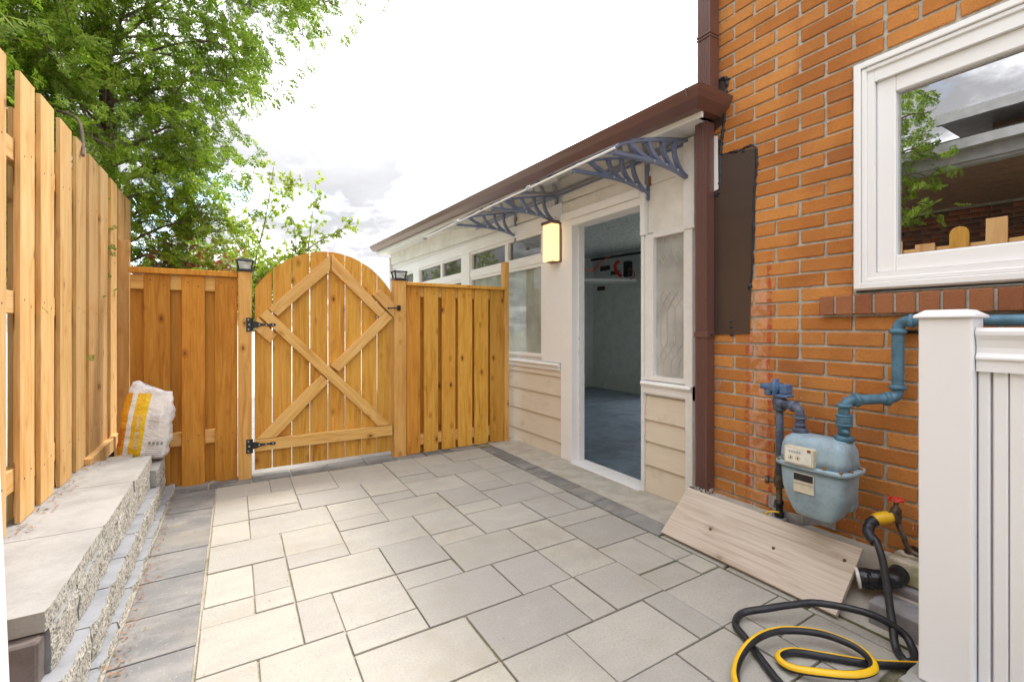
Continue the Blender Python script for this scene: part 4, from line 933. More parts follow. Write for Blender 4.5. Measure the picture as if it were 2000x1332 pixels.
for r in range(-16, 60):
    z0 = 1.084+r*BC; z1 = z0+BC; zm = (z0+z1)/2
    if z1 < -0.03 or z1 > 5.3: continue
    off = 1.292 if r % 2 else 1.179
    edges = [1.655]+[off+0.2275*k for k in range(1, -20, -1) if -3.0 < off+0.2275*k < 1.63]+[-3.0]
    rr = random.Random(r)
    if rr.random() < 0.22 and r > -14:                   # an odd row with short bricks, as the wall shows
        j = rr.choice([2, 3]); e = edges[j]; edges.insert(j+1, e-0.115); edges[j+2:] = [q for q in edges[j+2:] if q < e-0.115-0.05]
    for hi, lo in zip(edges, edges[1:]):
        a, b = lo+.006+rr.uniform(-.0015, .0015), hi-.006+rr.uniform(-.0015, .0015)
        if z1 > WZ0+.012 and z0 < WZ1-.012:              # beside the window
            if a < WY1+.004 and b > WY0-.004:
                if b > WY1+.03: a = WY1+.004
                elif a < WY0-.03: b = WY0-.004
                else: continue
        elif z0 > 1.15 and z1 < 1.30:                    # beside the sill
            if b <= SILL_Y+.02 and b > -0.5: continue
            if a < SILL_Y < b: a = SILL_Y+.006
        if b-a < 0.02: continue
        if b > 0.28 and z1 < 3.08 and cnt < 299:
            L = b-a; key = (round(L, 2), rr.randrange(2)) if abs(L-0.2175) > .004 else ('full', rr.randrange(5))
            me = brick_mesh(L, key); o = bpy.data.objects.new('brick', me); link(o, hb, (BX_+rr.uniform(-.0015, .0015), (a+b)/2, zm)); cnt += 1
        else: add_far(a, b, z0+.005, z1-.005)
bulk('brickwork', far_V, far_F, 'brick', hb, 'stuff')
# rowlock sill
y = SILL_Y; k = 0
while y > -0.45:
    w = 0.0625 if k else 0.058
    bm = bmesh.new(); v = bx(bm, BX_-.030, BX_+.10, y-w, y, 1.158, 1.252)
    for q in v:
        if q.co.z > 1.2 and q.co.x < BX_: q.co.z -= 0.010
    fin('sill_brick', bm, 'brick_sill', hb, 0.003); y -= w+0.0105; k += 1
box('sill_mortar', BX_-.020, BX_+.09, -0.45, SILL_Y-.004, 1.163, 1.240, 'mortar', hb, 0)
# window
wn = boxes('window', [(BX_-.012, BX_+.10, WY1-.0745, WY1-.002, WZ0, WZ1-.002), (BX_-.012, BX_+.10, WY0+.002, WY0+.075, WZ0, WZ1-.002), (BX_-.012, BX_+.10, WY0+.075, WY1-.075, WZ0, WZ0+.072), (BX_-.012, BX_+.10, WY0+.075, WY1-.075, WZ1-.098, WZ1-.002)], 'window_vinyl', hb)
def frame_ring(nm, x0, x1, y0, y1, z0, z1, w, m, parent, bev=0.003):
    bm = bmesh.new()
    bx(bm, x0, x1, y0, y0+w, z0, z1); bx(bm, x0, x1, y1-w, y1, z0, z1); bx(bm, x0, x1, y0+w, y1-w, z0, z0+w); bx(bm, x0, x1, y0+w, y1-w, z1-w, z1); return fin(nm, bm, m, parent, bev)
frame_ring('brick_mould', BX_-.030, BX_-.0125, WY0+.004, WY1-.004, WZ0+.004, WZ1-.004, 0.026, 'window_vinyl', wn)
frame_ring('brick_mould', BX_-.022, BX_-.0124, WY0+.031, WY1-.031, WZ0+.031, WZ1-.031, 0.018, 'window_vinyl', wn)
frame_ring('sash', BX_+.006, BX_+.06, WY0+.0755, WY1-.0755, WZ0+.0725, WZ1-.0985, 0.066, 'window_vinyl', wn, 0.004)
box('pane', BX_+.036, BX_+.042, WY0+.142, WY1-.142, WZ0+.139, WZ1-.165, 'pane_house', wn, 0)
frame_ring('gasket', BX_+.030, BX_+.036, WY0+.1405, WY1-.1405, WZ0+.1375, WZ1-.1635, 0.006, 'eave_grey', wn, 0)
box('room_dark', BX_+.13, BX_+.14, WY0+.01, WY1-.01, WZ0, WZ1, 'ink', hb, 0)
box('caulk_line', BX_-.003, BX_+.008, WY1-.001, WY1+.0035, WZ0, WZ1, 'white_old', hb, 0)
# flashing sheets sealed with dark caulk
def sheet(nm, pts, x, th, m, parent):
    bm = bmesh.new(); a = [bm.verts.new((x, y, z)) for y, z in pts]; b = [bm.verts.new((x-th, y, z)) for y, z in pts]; bm.faces.new(a); bm.faces.new(b[::-1]); n = len(pts)
    for i in range(n): bm.faces.new((a[i], b[i], b[(i+1) % n], a[(i+1) % n]))
    return fin(nm, bm, m, parent, 0.0006)
fp = sheet('flashing', [(1.66, 2.075), (1.394, 2.041), (1.414, 1.43), (1.428, 1.067), (1.66, 1.058)], BX_-.003, 0.004, 'flash_metal', hb)
fu = sheet('flashing', [(1.66, 2.49), (1.563, 2.482), (1.575, 2.245), (1.66, 2.205)], BX_-.003, 0.004, 'flash_metal', hb)
sheet('white_patch', [(1.655, 2.20), (1.612, 2.18), (1.608, 1.88), (1.655, 1.872)], BX_-.0075, 0.003, 'white_paint', hb)
def caulk(pts, parent, r=0.006):
    P = crom(pts, 14); P = [p+Vector((0, random.uniform(-.003, .003), random.uniform(-.003, .003))) for p in P]
    bm = bmesh.new(); sweep(bm, P, circ(r, 7), None, [random.uniform(0.6, 1.35)*(1.8 if random.random() < .06 else 1) for _ in P]); fin('caulk', bm, 'caulk', parent, smooth=True)
xx = BX_-.004
caulk([(xx, 1.62, 2.073), (xx, 1.50, 2.058), (xx, 1.394, 2.042), (xx, 1.402, 1.80), (xx, 1.413, 1.45), (xx, 1.425, 1.30)], fp)
caulk([(xx, 1.63, 2.49), (xx, 1.564, 2.482), (xx, 1.570, 2.35), (xx, 1.577, 2.245), (xx, 1.59, 2.16), (xx, 1.598, 2.07)], fu, 0.008)
caulk([(xx, 1.602, 2.16), (xx, 1.600, 2.0), (xx, 1.606, 1.86), (xx, 1.63, 1.855)], fu, 0.007)
bm = bmesh.new()
for y, z in ((1.53, 1.135), (1.53, 1.105), (1.53, 1.062), (1.46, 2.045), (1.405, 1.62)): lathe(bm, (xx, y, z), (-1, 0, 0), [(0, .010), (.005, .008), (.009, .002)], 8)
parts('caulk_blob', bm, 'caulk', fp, smooth=True)
du = downspout(hb, 2.245, 2.322, 1.600, 1.680, 2.375, 5.2)
boxes('collar', [(2.241, 2.324, 1.596, 1.684, 2.715, 2.725), (2.240, 2.324, 1.595, 1.685, 2.732, 2.745)], 'brown_metal', du, 0.002)

# ------------------------------------------------------------------ gas meter
gm = thing('gas_meter', 'pale blue gas meter with regulator and blue pipes on the brick wall', 'gas meter', (2.2, 0.98, 0.2))
MX, MY = 2.11, 0.985
def shell(nm, secs, m, n=40, p=5.0):
    """stack of superellipse sections (z, cx, hx, cy, hy)"""
    bm = bmesh.new(); rings = []
    for z, cx, hx, cy, hy in secs:
        ring = []
        for i in range(n):
            t = 2*math.pi*i/n; c, s = math.cos(t), math.sin(t); ring.append(bm.verts.new((cx+hx*math.copysign(abs(c)**(2/p), c), cy+hy*math.copysign(abs(s)**(2/p), s), z)))
        rings.append(ring)
    for a, b in zip(rings, rings[1:]):
        for j in range(n): bm.faces.new((a[j], a[(j+1) % n], b[(j+1) % n], b[j]))
    bm.faces.new(rings[0][::-1]); bm.faces.new(rings[-1]); return fin(nm, bm, m, gm, smooth=True)
lowb = shell('lower_case', [(0.306, MX, .050, MY, .060), (0.310, MX, .062, MY, .072), (0.330, MX, .071, MY, .084), (0.385, MX, .078, MY, .112), (0.42, MX, .081, MY, .122), (0.47, MX, .083, MY, .127), (0.512, MX, .084, MY, .128)], 'meter_paint')
shell('seam_flange', [(0.5121, MX, .098, MY, .143), (0.5135, MX, .100, MY, .146), (0.527, MX, .100, MY, .146), (0.529, MX, .096, MY, .142)], 'meter_paint')
upb = shell('upper_case', [(0.529, MX, .086, MY, .130), (0.56, MX, .085, MY, .129), (0.60, MX, .080, MY, .125), (0.625, MX, .070, MY, .116), (0.638, MX, .055, MY, .100), (0.641, MX, .02, MY, .06)], 'meter_paint')
box('rear_lobe', MX+.05, MX+.13, MY-.10, MY+.10, 0.33, 0.60, 'meter_paint', gm, 0.03, seg=3, smooth=True)
ib = box('index_box', MX-.108, MX-.070, MY-.030, MY+.088, 0.528, 0.602, 'cream_plate', gm, 0.006, seg=2)
box('index_face', MX-.1095, MX-.1075, MY-.022, MY+.080, 0.537, 0.595, 'ink_white', ib, 0)
text('digits', '0 8 0 8 5', 0.013, 'ink_grey', ib, (MX-.1105, MY+.042, 0.581), (0, -1, 0), (0, 0, 1))
bm = bmesh.new()
for yy in (MY+.058, MY+.030):
    lathe(bm, (MX-.1095, yy, 0.556), (-1, 0, 0), [(0, .011), (.0004, .011)], 16)
parts('dial', bm, 'cream_plate', ib)
bm = bmesh.new()
for yy in (MY+.058, MY+.030): lathe(bm, (MX-.110, yy, 0.556), (-1, 0, 0), [(0, .0035), (.0006, .003)], 8)
parts('needle', bm, 'ink', ib)
box('rust_spot', MX-.1100, MX-.108, MY-.020, MY-.006, 0.588, 0.600, 'rust', ib, 0.0005)
np_ = box('name_plate', MX-.090, MX-.083, MY-.022, MY+.058, 0.412, 0.494, 'cream_plate', gm, 0.002)
box('plate_band', MX-.0912, MX-.0898, MY-.019, MY+.055, 0.462, 0.490, 'ink', np_, 0)
box('plate_rule', MX-.0908, MX-.0899, MY-.019, MY+.055, 0.4475, 0.450, 'ink_grey', np_, 0)
bm = bmesh.new()
for a in (-.12, -.06, 0.06, .12):
    lathe(bm, (MX-.088, MY+a, 0.531), (0, 0, 1), [(0, .007), (.006, .006)], 6)
for a in (-.04, .04): lathe(bm, (MX+a, MY-.136, 0.531), (0, 0, 1), [(0, .007), (.006, .006)], 6)
parts('bolt', bm, 'rust', upb)
def elbow(bm, c, r): lathe(bm, c, (0, 0, 1), [(-r, r*.5), (-r*.7, r*.9), (0, r*1.1), (r*.7, r*.9), (r, r*.5)], 14)
def pipe(nm, pts, r, m, n=14): return tube(nm, pts, r, m, gm, n)
def rnd(pts, rad=0.02, k=5):
    """polyline with rounded corners"""
    P = [Vector(p) for p in pts]; out = [P[0]]
    for a, b, c in zip(P, P[1:], P[2:]):
        u = (a-b).normalized(); v = (c-b).normalized(); s, e = b+u*rad, b+v*rad
        for t in np.linspace(0, 1, k).tolist(): out.append((1-t)**2*s+2*t*(1-t)*b+t*t*e)
    out.append(P[-1]); return out
IX, IY = MX+.02, MY+.085      # inlet
OX, OY = MX+.02, MY-.085      # outlet
RX, RY = 2.205, 1.200
pipe('inlet_pipe', rnd([(IX, IY, .635), (IX, IY, .745), (RX, RY, .745)], .035, 7), .0185, 'pipe_slate')
bm = bmesh.new()
for z, r, h in ((.637, .031, .022), (.668, .024, .012), (.698, .026, .010)): lathe(bm, (IX, IY, z), (0, 0, 1), [(0, r*.9), (.002, r), (h-.002, r), (h, r*.9)], 6 if r > .03 else 16)
lathe(bm, (IX+.02, IY+.032, .745), (.6, .8, 0), [(0, .024), (.01, .026), (.02, .024)], 16); lathe(bm, (RX, RY, .745), (0, 0, 1), [(-.035, .026), (-.03, .029), (-.01, .024), (.02, .027), (.028, .024)], 16)
lathe(bm, (RX+.018, RY+.03, .745), (-.5, -.85, 0), [(0, .015), (.01, .024), (.07, .024)], 14)
parts('inlet_fitting', bm, 'pipe_slate', gm, smooth=True)
pipe('riser', [(RX, RY, .735), (RX, RY, .60), (RX+.003, RY+.003, .40)], .0165, 'pipe_slate')
pipe('riser_lower', [(RX+.003, RY+.003, .40), (RX+.003, RY+.003, .20)], .0135, 'copper_old')
bm = bmesh.new(); lathe(bm, (RX+.003, RY+.003, .345), (0, 0, 1), [(0, .02), (.01, .024), (.04, .024), (.06, .018)], 12); lathe(bm, (RX, RY+.01, .37), (-.3, 1, 0), [(0, .012), (.035, .012), (.037, .02), (.05, .02)], 8); fin('valve', bm, 'copper_old', gm)
bm = bmesh.new(); lathe(bm, (RX+.003, RY+.003, .205), (0, 0, 1), [(0, .021), (.02, .021), (.024, .015), (.055, .015), (.058, .018), (.075, .018)], 14); fin('union', bm, 'black_iron', gm, smooth=True)
# regulator
bm = bmesh.new(); lathe(bm, (RX-.01, RY+.012, .818), (-.25, 1, 0), [(-.03, .020), (-.012, .026), (-.007, .041), (-.005, .043), (.004, .043), (.006, .041), (.011, .028), (.026, .018), (.05, .016), (.053, .012), (.066, .012)], 22)
rg_ = fin('regulator', bm, 'reg_blue', gm, smooth=True)
box('regulator_body', RX-.03, RX+.03, RY-.046, RY-.012, .790, .835, 'reg_blue', rg_, .008, seg=2)
box('regulator_foot', RX-.032, RX+.032, RY-.05, RY+.022, .774, .789, 'reg_blue', rg_, .003)
bm = bmesh.new(); lathe(bm, (RX-.012, RY+.045, .778), (0, 0, 1), [(0, .017), (.006, .019), (.03, .018), (.034, .015)], 14); fin('vent', bm, 'reg_blue', rg_, smooth=True)
# outlet run
PXW = 2.285
pts = rnd([(OX, OY, .64), (OX, OY, .80), (OX+.10, OY-.10, .815), (PXW, 0.775, .815), (PXW, 0.775, 1.128), (PXW, 0.2, 1.122)], .04, 7)
pts = rnd([(OX, OY, .64), (OX, OY, .803), (PXW, 0.775, .815), (PXW, 0.775, 1.127), (PXW, -0.6, 1.120)], .04, 7)
pipe('outlet_pipe', pts, .0205, 'pipe_teal', 16)
bm = bmesh.new()
lathe(bm, (OX, OY, .636), (0, 0, 1), [(0, .028), (.003, .034), (.02, .034), (.024, .027)], 6)
for z, r, h in ((.695, .028, .05), (.700, .031, .008), (.738, .031, .008), (.775, .028, .012)): lathe(bm, (OX, OY, z), (0, 0, 1), [(0, r*.92), (.003, r), (h-.003, r), (h, r*.92)], 18)
d1 = (Vector((PXW, 0.775, .815))-Vector((OX, OY, .803))).normalized()
p_ = Vector((OX, OY, .803)); lathe(bm, p_+d1*.035, d1, [(0, .026), (.006, .029), (.016, .029), (.02, .024)], 16); p2 = Vector((PXW, 0.775, .815)); lathe(bm, p2-d1*.05, d1, [(0, .025), (.006, .029), (.014, .029), (.018, .024)], 16)
lathe(bm, (PXW, 0.775, .85), (0, 0, 1), [(0, .025), (.005, .030), (.014, .030), (.018, .024)], 16); lathe(bm, (PXW, 0.775, 1.075), (0, 0, 1), [(0, .025), (.005, .030), (.016, .030), (.02, .024)], 16); lathe(bm, (PXW, 0.74, 1.1265), (0, -1, 0), [(0, .024), (.005, .029), (.014, .029), (.018, .024)], 16)
lathe(bm, (OX-.02, OY, .68), (-.4, -.9, 0), [(0, .008), (.03, .008), (.032, .005)], 8)
parts('outlet_fitting', bm, 'pipe_teal', gm, smooth=True)
boxes('pipe_clip', [(BX_-.012, BX_-.004, 0.66, 0.80, 1.075, 1.088)], 'black_iron', gm, 0.002)
bm = bmesh.new()
bx(bm, BX_-.008, BX_-.002, 1.26, 1.325, .185, .245); bx(bm, BX_-.008, BX_-.002, 1.02, 1.09, .180, .232)
sweep(bm, [(BX_-.005, 1.09, .206), (2.25, 1.12, .206), (2.235, 1.16, .206), (2.235, 1.25, .206), (BX_-.005, 1.30, .215)], [(-.003, -.024), (.003, -.024), (.003, .024), (-.003, .024)])
br = fin('wall_bracket', bm, 'steel', gm)
bm = bmesh.new(); lathe(bm, (RX, RY, .158), (0, 0, 1), [(0, .03), (.045, .03)], 8); fin('clamp', bm, 'steel', br)
tube('tie', crom([(RX-.03, RY+.05, .20), (RX-.04, RY+.03, .228), (RX-.02, RY-.01, .235)], 4), .004, 'yellow_plastic', br, n=6)

# ------------------------------------------------------------------ tap, hose, drain, loose things by the wall
tp = thing('garden_tap', 'outdoor tap with red wheel handle on a bent copper pipe', 'tap', (2.2, 0.74, 0.22))
tube('supply_pipe', rnd([(2.25, -0.2, .222), (2.23, 0.72, .232), (2.20, 0.752, .36)], .03, 6), .0095, 'copper_old', tp)
bm = bmesh.new(); lathe(bm, (2.20, 0.752, .345), (0, 0, 1), [(0, .014), (.02, .018), (.05, .017), (.06, .008), (.085, .007)], 12); lathe(bm, (2.20, 0.752, .372), (-.75, .65, 0), [(0, .014), (.03, .014)], 12); fin('valve_body', bm, 'copper_old', tp, smooth=True)
bm = bmesh.new()
ring = [(2.20+.023*math.cos(t), 0.752+.023*math.sin(t), .432+.003*math.sin(5*t)) for t in np.linspace(0, 2*math.pi, 31).tolist()]
sweep(bm, ring, circ(.004, 8), (0, 0, 1), cap=False)
for k in range(5):
    t = 2*math.pi*k/5; sweep(bm, [(2.20, .752, .432), (2.20+.022*math.cos(t), .752+.022*math.sin(t), .432)], circ(.0045, 6))
lathe(bm, (2.20, .752, .425), (0, 0, 1), [(0, .009), (.012, .008)], 8)
fin('wheel_handle', bm, 'red_plastic', tp, smooth=True)

hz = thing('garden_hose', 'coiled black garden hose with yellow stripe lying on the pavers', 'hose', (1.7, 0.8, 0))
HR = 0.0125
path = [(2.165, .782, .352), (2.125, .806, .338), (2.103, .806, .30), (2.085, .775, .29), (2.05, .739, .229), (1.98, .691, .088), (1.915, .655, .018), (1.87, .612, .014), (1.90, .600, .016), (1.95, .625, .03), (1.963, .66, .055), (1.925, .74, .085), (1.86, .868, .075), (1.785, .93, .06), (1.715, .976, .045), (1.634, 1.027, .026), (1.565, 1.01, .016), (1.53, .95, .014), (1.48, .87, .014), (1.43, .785, .014), (1.40, .71, .014)]
path2 = [(1.40, .71, .014), (1.33, .68, .014), (1.28, .74, .014), (1.30, .83, .016), (1.38, .885, .022), (1.50, .905, .04), (1.62, .885, .045), (1.72, .815, .045), (1.765, .735, .04), (1.755, .675, .036), (1.70, .638, .038), (1.62, .655, .040), (1.555, .72, .030), (1.51, .79, .020), (1.53, .835, .018), (1.60, .825, .016), (1.68, .75, .014), (1.755, .675, .013), (1.83, .62, .013), (1.92, .56, .013)]
def hose(nm, pts, sect):
    P = crom(pts, 10); bm = bmesh.new(); N = 14; sweep(bm, P, circ(HR, N), (0, 0, 1), mi=lambda j: 1 if j in sect else 0); o = fin(nm, bm, ['hose_black', 'yellow_plastic'], hz, smooth=True); return o
hose('hose_run', path, ())
hose('hose_coil', path2, (7, 8, 9, 10) if False else (3, 4, 5, 6))
bm = bmesh.new(); P = crom([(2.088, .778, .283), (2.103, .806, .305), (2.125, .806, .337), (2.15, .793, .350)], 6); sweep(bm, P, circ(.0185, 14), None, [1.0+0.10*(i % 3 == 0) for i in range(len(P))]); fin('strain_relief', bm, 'hose_black', hz, smooth=True)
bm = bmesh.new(); P = crom([(2.140, .802, .349), (2.165, .783, .357), (2.19, .762, .366)], 5); sweep(bm, P, circ(.021, 14), None, [.9, 1.0, 1.05, 1.08, 1.1, 1.1, 1.1, 1.08, 1.05, 1.0, .9][:len(P)]); fin('connector', bm, 'yellow_plastic', hz, smooth=True)

pw = thing('plywood_board', 'weathered plywood board leaning against the foot of the brick wall', 'board', (2.05, 1.25, 0))
a0, a1 = Vector((1.948, 0.845, 0.004)), Vector((1.944, 1.672, 0.004)); upv = Vector((2.175-1.948, 0, 0.20)).normalized()
bo_ = plank('sheet', a0+upv*0.1475, a1+upv*0.1475, -upv, 0.295, 0.018, 'wood_plywood', pw, 0.001, (1, 1, 1))
nv = (a1-a0).normalized().cross(-upv)
bm = bmesh.new()
for u, v in ((0.36, 0.14), (0.05, 0.20), (0.72, 0.11)):
    c = a0+(a1-a0)*u+upv*v*1.1+nv*.0181; lathe(bm, c, nv, [(0, .0075), (.0006, .007), (.0008, .004)], 12)
parts('knot', bm, 'patch_brown', pw)
print('ply normal', nv)

dp = thing('drain_pipe', 'short black plastic drain elbow at the foot of the brick wall', 'pipe', (2.2, 0.83, 0.05))
tube('elbow', rnd([(2.34, .74, .19), (2.135, .735, .145), (2.08, .825, .128)], .045, 6), .034, 'drain_black', dp, n=18)
bm = bmesh.new(); lathe(bm, (2.098, .795, .132), (-.52, .85, -.16), [(0, .036), (.003, .039), (.035, .039), (.038, .036)], 20); lathe(bm, (2.21, .737, .163), (1, 0, .2), [(0, .036), (.003, .041), (.03, .041), (.033, .036)], 20); parts('collar', bm, 'drain_black', dp, smooth=True)
bm = bmesh.new(); lathe(bm, (2.081, .824, .127), (-.52, .85, -.16), [(0, .0375), (.012, .0375)], 20); fin('sticker', bm, 'ink_white', dp, smooth=True)

t = box('concrete_block', 2.18, 2.30, 0.42, 0.775, 0.122, 0.208, 'block_white', None, 0.008, seg=2); tag(t, 'mossy cream concrete block, topmost beside the hose', 'block', 'loose blocks by the wall')
t = box('concrete_block', 2.15, 2.30, 0.40, 0.79, 0.045, 0.119, 'block_grey', None, 0.006, seg=2); tag(t, 'dark grey concrete block directly under the mossy one', 'block', 'loose blocks by the wall')
t = box('concrete_block', 2.02, 2.145, 0.38, 0.775, -0.005, 0.082, 'block_grey', None, 0.006, seg=2); tag(t, 'pale-topped grey block lying on the ground by the hose', 'block', 'loose blocks by the wall')
bm = bmesh.new(); v = bx(bm, 1.70, 1.86, 0.30, 0.575, -0.005, 0.05); 
bmesh.ops.subdivide_edges(bm, edges=bm.edges[:], cuts=3, use_grid_fill=True)
for q in bm.verts: q.co += Vector((mnoise.noise(q.co*31), mnoise.noise(q.co*27+Vector((5, 0, 0))), mnoise.noise(q.co*29+Vector((0, 7, 0)))))*0.010
t = fin('edging_stone', bm, 'cap_stone', None, 0); tag(t, 'pale rough edging stone at the foot of the white vinyl post', 'stone')

# ------------------------------------------------------------------ white vinyl fence on the right
vf = thing('vinyl_fence', 'white vinyl privacy fence with capped post at the right edge', 'fence', (1.8, 0.3, 0))
VX = 1.75
box('post', VX, VX+.10, .427, .545, 0.051, 1.128, 'vinyl', vf, 0.006, seg=2)
bm = bmesh.new(); v = bx(bm, VX-.010, VX+.110, .417, .555, 1.128, 1.136); fin('post_cap', bm, 'vinyl', vf, 0.002)
bm = bmesh.new(); cx, cyy = VX+.05, .486
v = [bm.verts.new(c) for c in ((VX-.009, .418, 1.1362), (VX+.109, .418, 1.1362), (VX+.109, .554, 1.1362), (VX-.009, .554, 1.1362), (VX+.012, .440, 1.152), (VX+.088, .440, 1.152), (VX+.088, .532, 1.152), (VX+.012, .532, 1.152))]
for f in ((0, 3, 2, 1), (4, 5, 6, 7), (0, 1, 5, 4), (1, 2, 6, 5), (2, 3, 7, 6), (3, 0, 4, 7)): bm.faces.new([v[i] for i in f])
fin('post_cap', bm, 'vinyl', vf, 0.001)
prf = [(0, 1.100), (.052, 1.100), (.052, .978), (.002, .978), (.002, 1.012), (-.004, 1.0125), (-.004, 1.018), (.004, 1.030), (.006, 1.045), (.002, 1.065), (-.006, 1.080), (-.006, 1.090)]
bm = bmesh.new(); A = [bm.verts.new((VX+.022+x, .425, z)) for x, z in prf]; B = [bm.verts.new((VX+.022+x, -1.4, z)) for x, z in prf]; bm.faces.new(A); bm.faces.new(B[::-1])
for i in range(len(prf)): bm.faces.new((A[i], B[i], B[(i+1) % len(prf)], A[(i+1) % len(prf)]))
fin('top_rail', bm, 'vinyl', vf)
y = .424
k = 0
while y > -1.35:
    w = 0.024 if k == 0 else 0.0285
    box('slat', VX+.036, VX+.052, y-w, y, 0.10, .979, 'vinyl', vf, 0.003); y -= w+(0.006 if k == 0 else 0.0025); k += 1
    if k > 60: break
box('backing', VX+.0525, VX+.060, -1.4, .424, 0.10, .979, 'vinyl', vf, 0)
box('bottom_rail', VX+.022, VX+.078, -1.4, .424, 0.05, 0.099, 'vinyl', vf, 0.003)
bm = bmesh.new(); v = bx(bm, -0.58, -0.384, 1.19, 1.30, -0.05, 1.3)
for q in v: q.co.x -= 0.0305*(q.co.z-.39)
lv = fin('vinyl_post', bm, 'vinyl', None, 0.006, seg=2); tag(lv, 'sliver of a leaning white vinyl post at the left frame edge', 'post')

# ------------------------------------------------------------------ bag of ice melt
bg = thing('salt_bag', 'crumpled white and yellow ice-melt bag leaning in the fence corner', 'bag', (-0.47, 3.72, 0.27))
bm = bmesh.new(); rows = []; NB = 44; rb = random.Random(3)
for i in range(23):
    t = i/22; z = 0.36*t; wx = 0.118*(1-0.10*abs(2*t-1)**3)*(1.0 if t < .75 else 1-(t-.75)*0.5); wy = 0.055*(1 if t < .6 else max(0.10, 1-(t-.6)*2.4)); lean = 0.02*t
    ring = []
    for j in range(NB):
        a = 2*math.pi*j/NB; c, s = math.cos(a), math.sin(a); ex = 0.5
        x = wx*math.copysign(abs(c)**ex, c); y = wy*math.copysign(abs(s)**ex, s)
        q = Vector((x*18, y*18, z*26)); n_ = mnoise.noise(q)*.008+mnoise.noise(q*2.3)*.004
        zz = z
        if i > 15: zz += (0.045*max(0, -x/0.118)-0.03*max(0, x/.118))*((t-.68)/.32)+mnoise.noise(Vector((x*22, 3.3, 1)))*0.03*((t-.68)/.32)
        ring.append(bm.verts.new((x*(1+n_*2)-lean*0.4+n_, y+n_*1.5+lean*0.5, zz)))
    rows.append(ring)
for a, b in zip(rows, rows[1:]):
    for j in range(NB): bm.faces.new((a[j], a[(j+1) % NB], b[(j+1) % NB], b[j]))
bm.faces.new(rows[0][::-1]); bm.faces.new(rows[-1])
bmesh.ops.recalc_face_normals(bm, faces=bm.faces[:])
me = bpy.data.meshes.new('sack'); bm.to_mesh(me); bm.free(); mats(me, 'bag')
for p in me.polygons: p.use_smooth = True
sk = bpy.data.objects.new('sack', me); COL.objects.link(sk); sk.parent = bg; WL[sk.name] = Vector((-0.47, 3.72, 0.27))
RZ = Matrix.Rotation(R(-8), 4, 'Z') @ Matrix.Rotation(R(7), 4, 'Y'); sk.matrix_basis = RZ @ Matrix.Diagonal((1.12, 1.0, 1.2, 1)); sk.location = (-0.035, 0, 0.012)
def bag_text(body, size, m, x, z, U, V):
    o = text('print', body, size, m, sk, (0, 0, 0), U, V, 0.0004); o.location = (x, -0.0635, z)
bag_text('Safe Step', 0.026, 'ink_red', -0.098, 0.105, (0, 0, -1), (1, 0, 0))
bag_text('DUAL BLEND', 0.030, 'ink_white', -0.031, 0.135, (0, 0, -1), (1, 0, 0))
bag_text('DANGER', 0.011, 'ink', 0.055, 0.075, (1, 0, 0), (0, 0, 1)) if False else None
bm = bmesh.new()
for k in range(5): bx(bm, 0.02+k*0.0, 0.10-0.004*(k % 2), -0.0632, -0.0626, 0.050-k*0.011, 0.052-k*0.011)
for k in range(4): bx(bm, 0.028+k*.019, 0.04+k*.019, -0.0632, -0.0626, 0.072, 0.088)
o = fin('print_lines', bm, 'ink_grey', None); o.parent = sk; o.location = Vector(o.location)
tf = bpy.data.meshes.new('flap')

# ------------------------------------------------------------------ vegetation
def spray(seed, L=1.0):
    """flat fan of scale-leaf branchlets in the XZ plane (unit length, stem along +Z)"""
    r = np.random.RandomState(seed); V, F = [], []
    def leafq(p, d, ln, w):
        d = d/np.linalg.norm(d); n = np.array([d[2], 0, -d[0]]); n = n/np.linalg.norm(n); i = len(V); y = r.uniform(-.03, .03)
        V.extend([p, p+d*ln*.45+n*w+[0, y, 0], p+d*ln+[0, y*2, 0], p+d*ln*.45-n*w+[0, y, 0]]); F.append((i, i+1, i+2, i+3))
    leafq(np.array([0, 0, 0.]), np.array([0.03, 0, 1.]), 1.0, .03)
    for k in range(9):
        t = 0.12+0.1*k; s = 1 if k % 2 else -1; base = np.array([0, 0, t]); ang = R(r.uniform(32, 52)); ln = (0.55-0.42*t)*r.uniform(.8, 1.2)
        d = np.array([s*math.sin(ang), r.uniform(-.15, .15), math.cos(ang)]); leafq(base, d, ln, .036)
        for q in (0.35, 0.6, 0.82):
            for s2 in (1, -1):
                a2 = ang*s+s2*R(r.uniform(28, 42)); dd = np.array([math.sin(a2), 0, math.cos(a2)]); leafq(base+d*ln*q, dd, ln*(0.55-0.22*q), .036)
    return np.array(V), np.array(F)
SPR = [spray(s) for s in range(4)]
def scatter(P, D, S_, variants, rs):
    """copy variants to points P along directions D with sizes S_"""
    VV, FF, off = [], [], 0
    for p, d, s in zip(P, D, S_):
        V, F = variants[rs.randint(len(variants))]; d = d/np.linalg.norm(d)
        up = rs.normal(size=3)*0.6+np.array([0, 0, 1.0]); x = np.cross(up, d); x /= np.linalg.norm(x)+1e-9; y = np.cross(d, x)
        a = rs.uniform(-.9, .9); x, y = x*math.cos(a)+y*math.sin(a), y*math.cos(a)-x*math.sin(a)
        VV.append((V*s) @ np.array([x, y, d])+p); FF.append(F+off); off += len(V)
    return np.concatenate(VV), np.concatenate(FF)
def limb_mesh(bm, pts, r0, r1, n=7):
    P = crom(pts, 4); sweep(bm, P, circ(1.0, n), None, [r0+(r1-r0)*i/(len(P)-1) for i in range(len(P))])
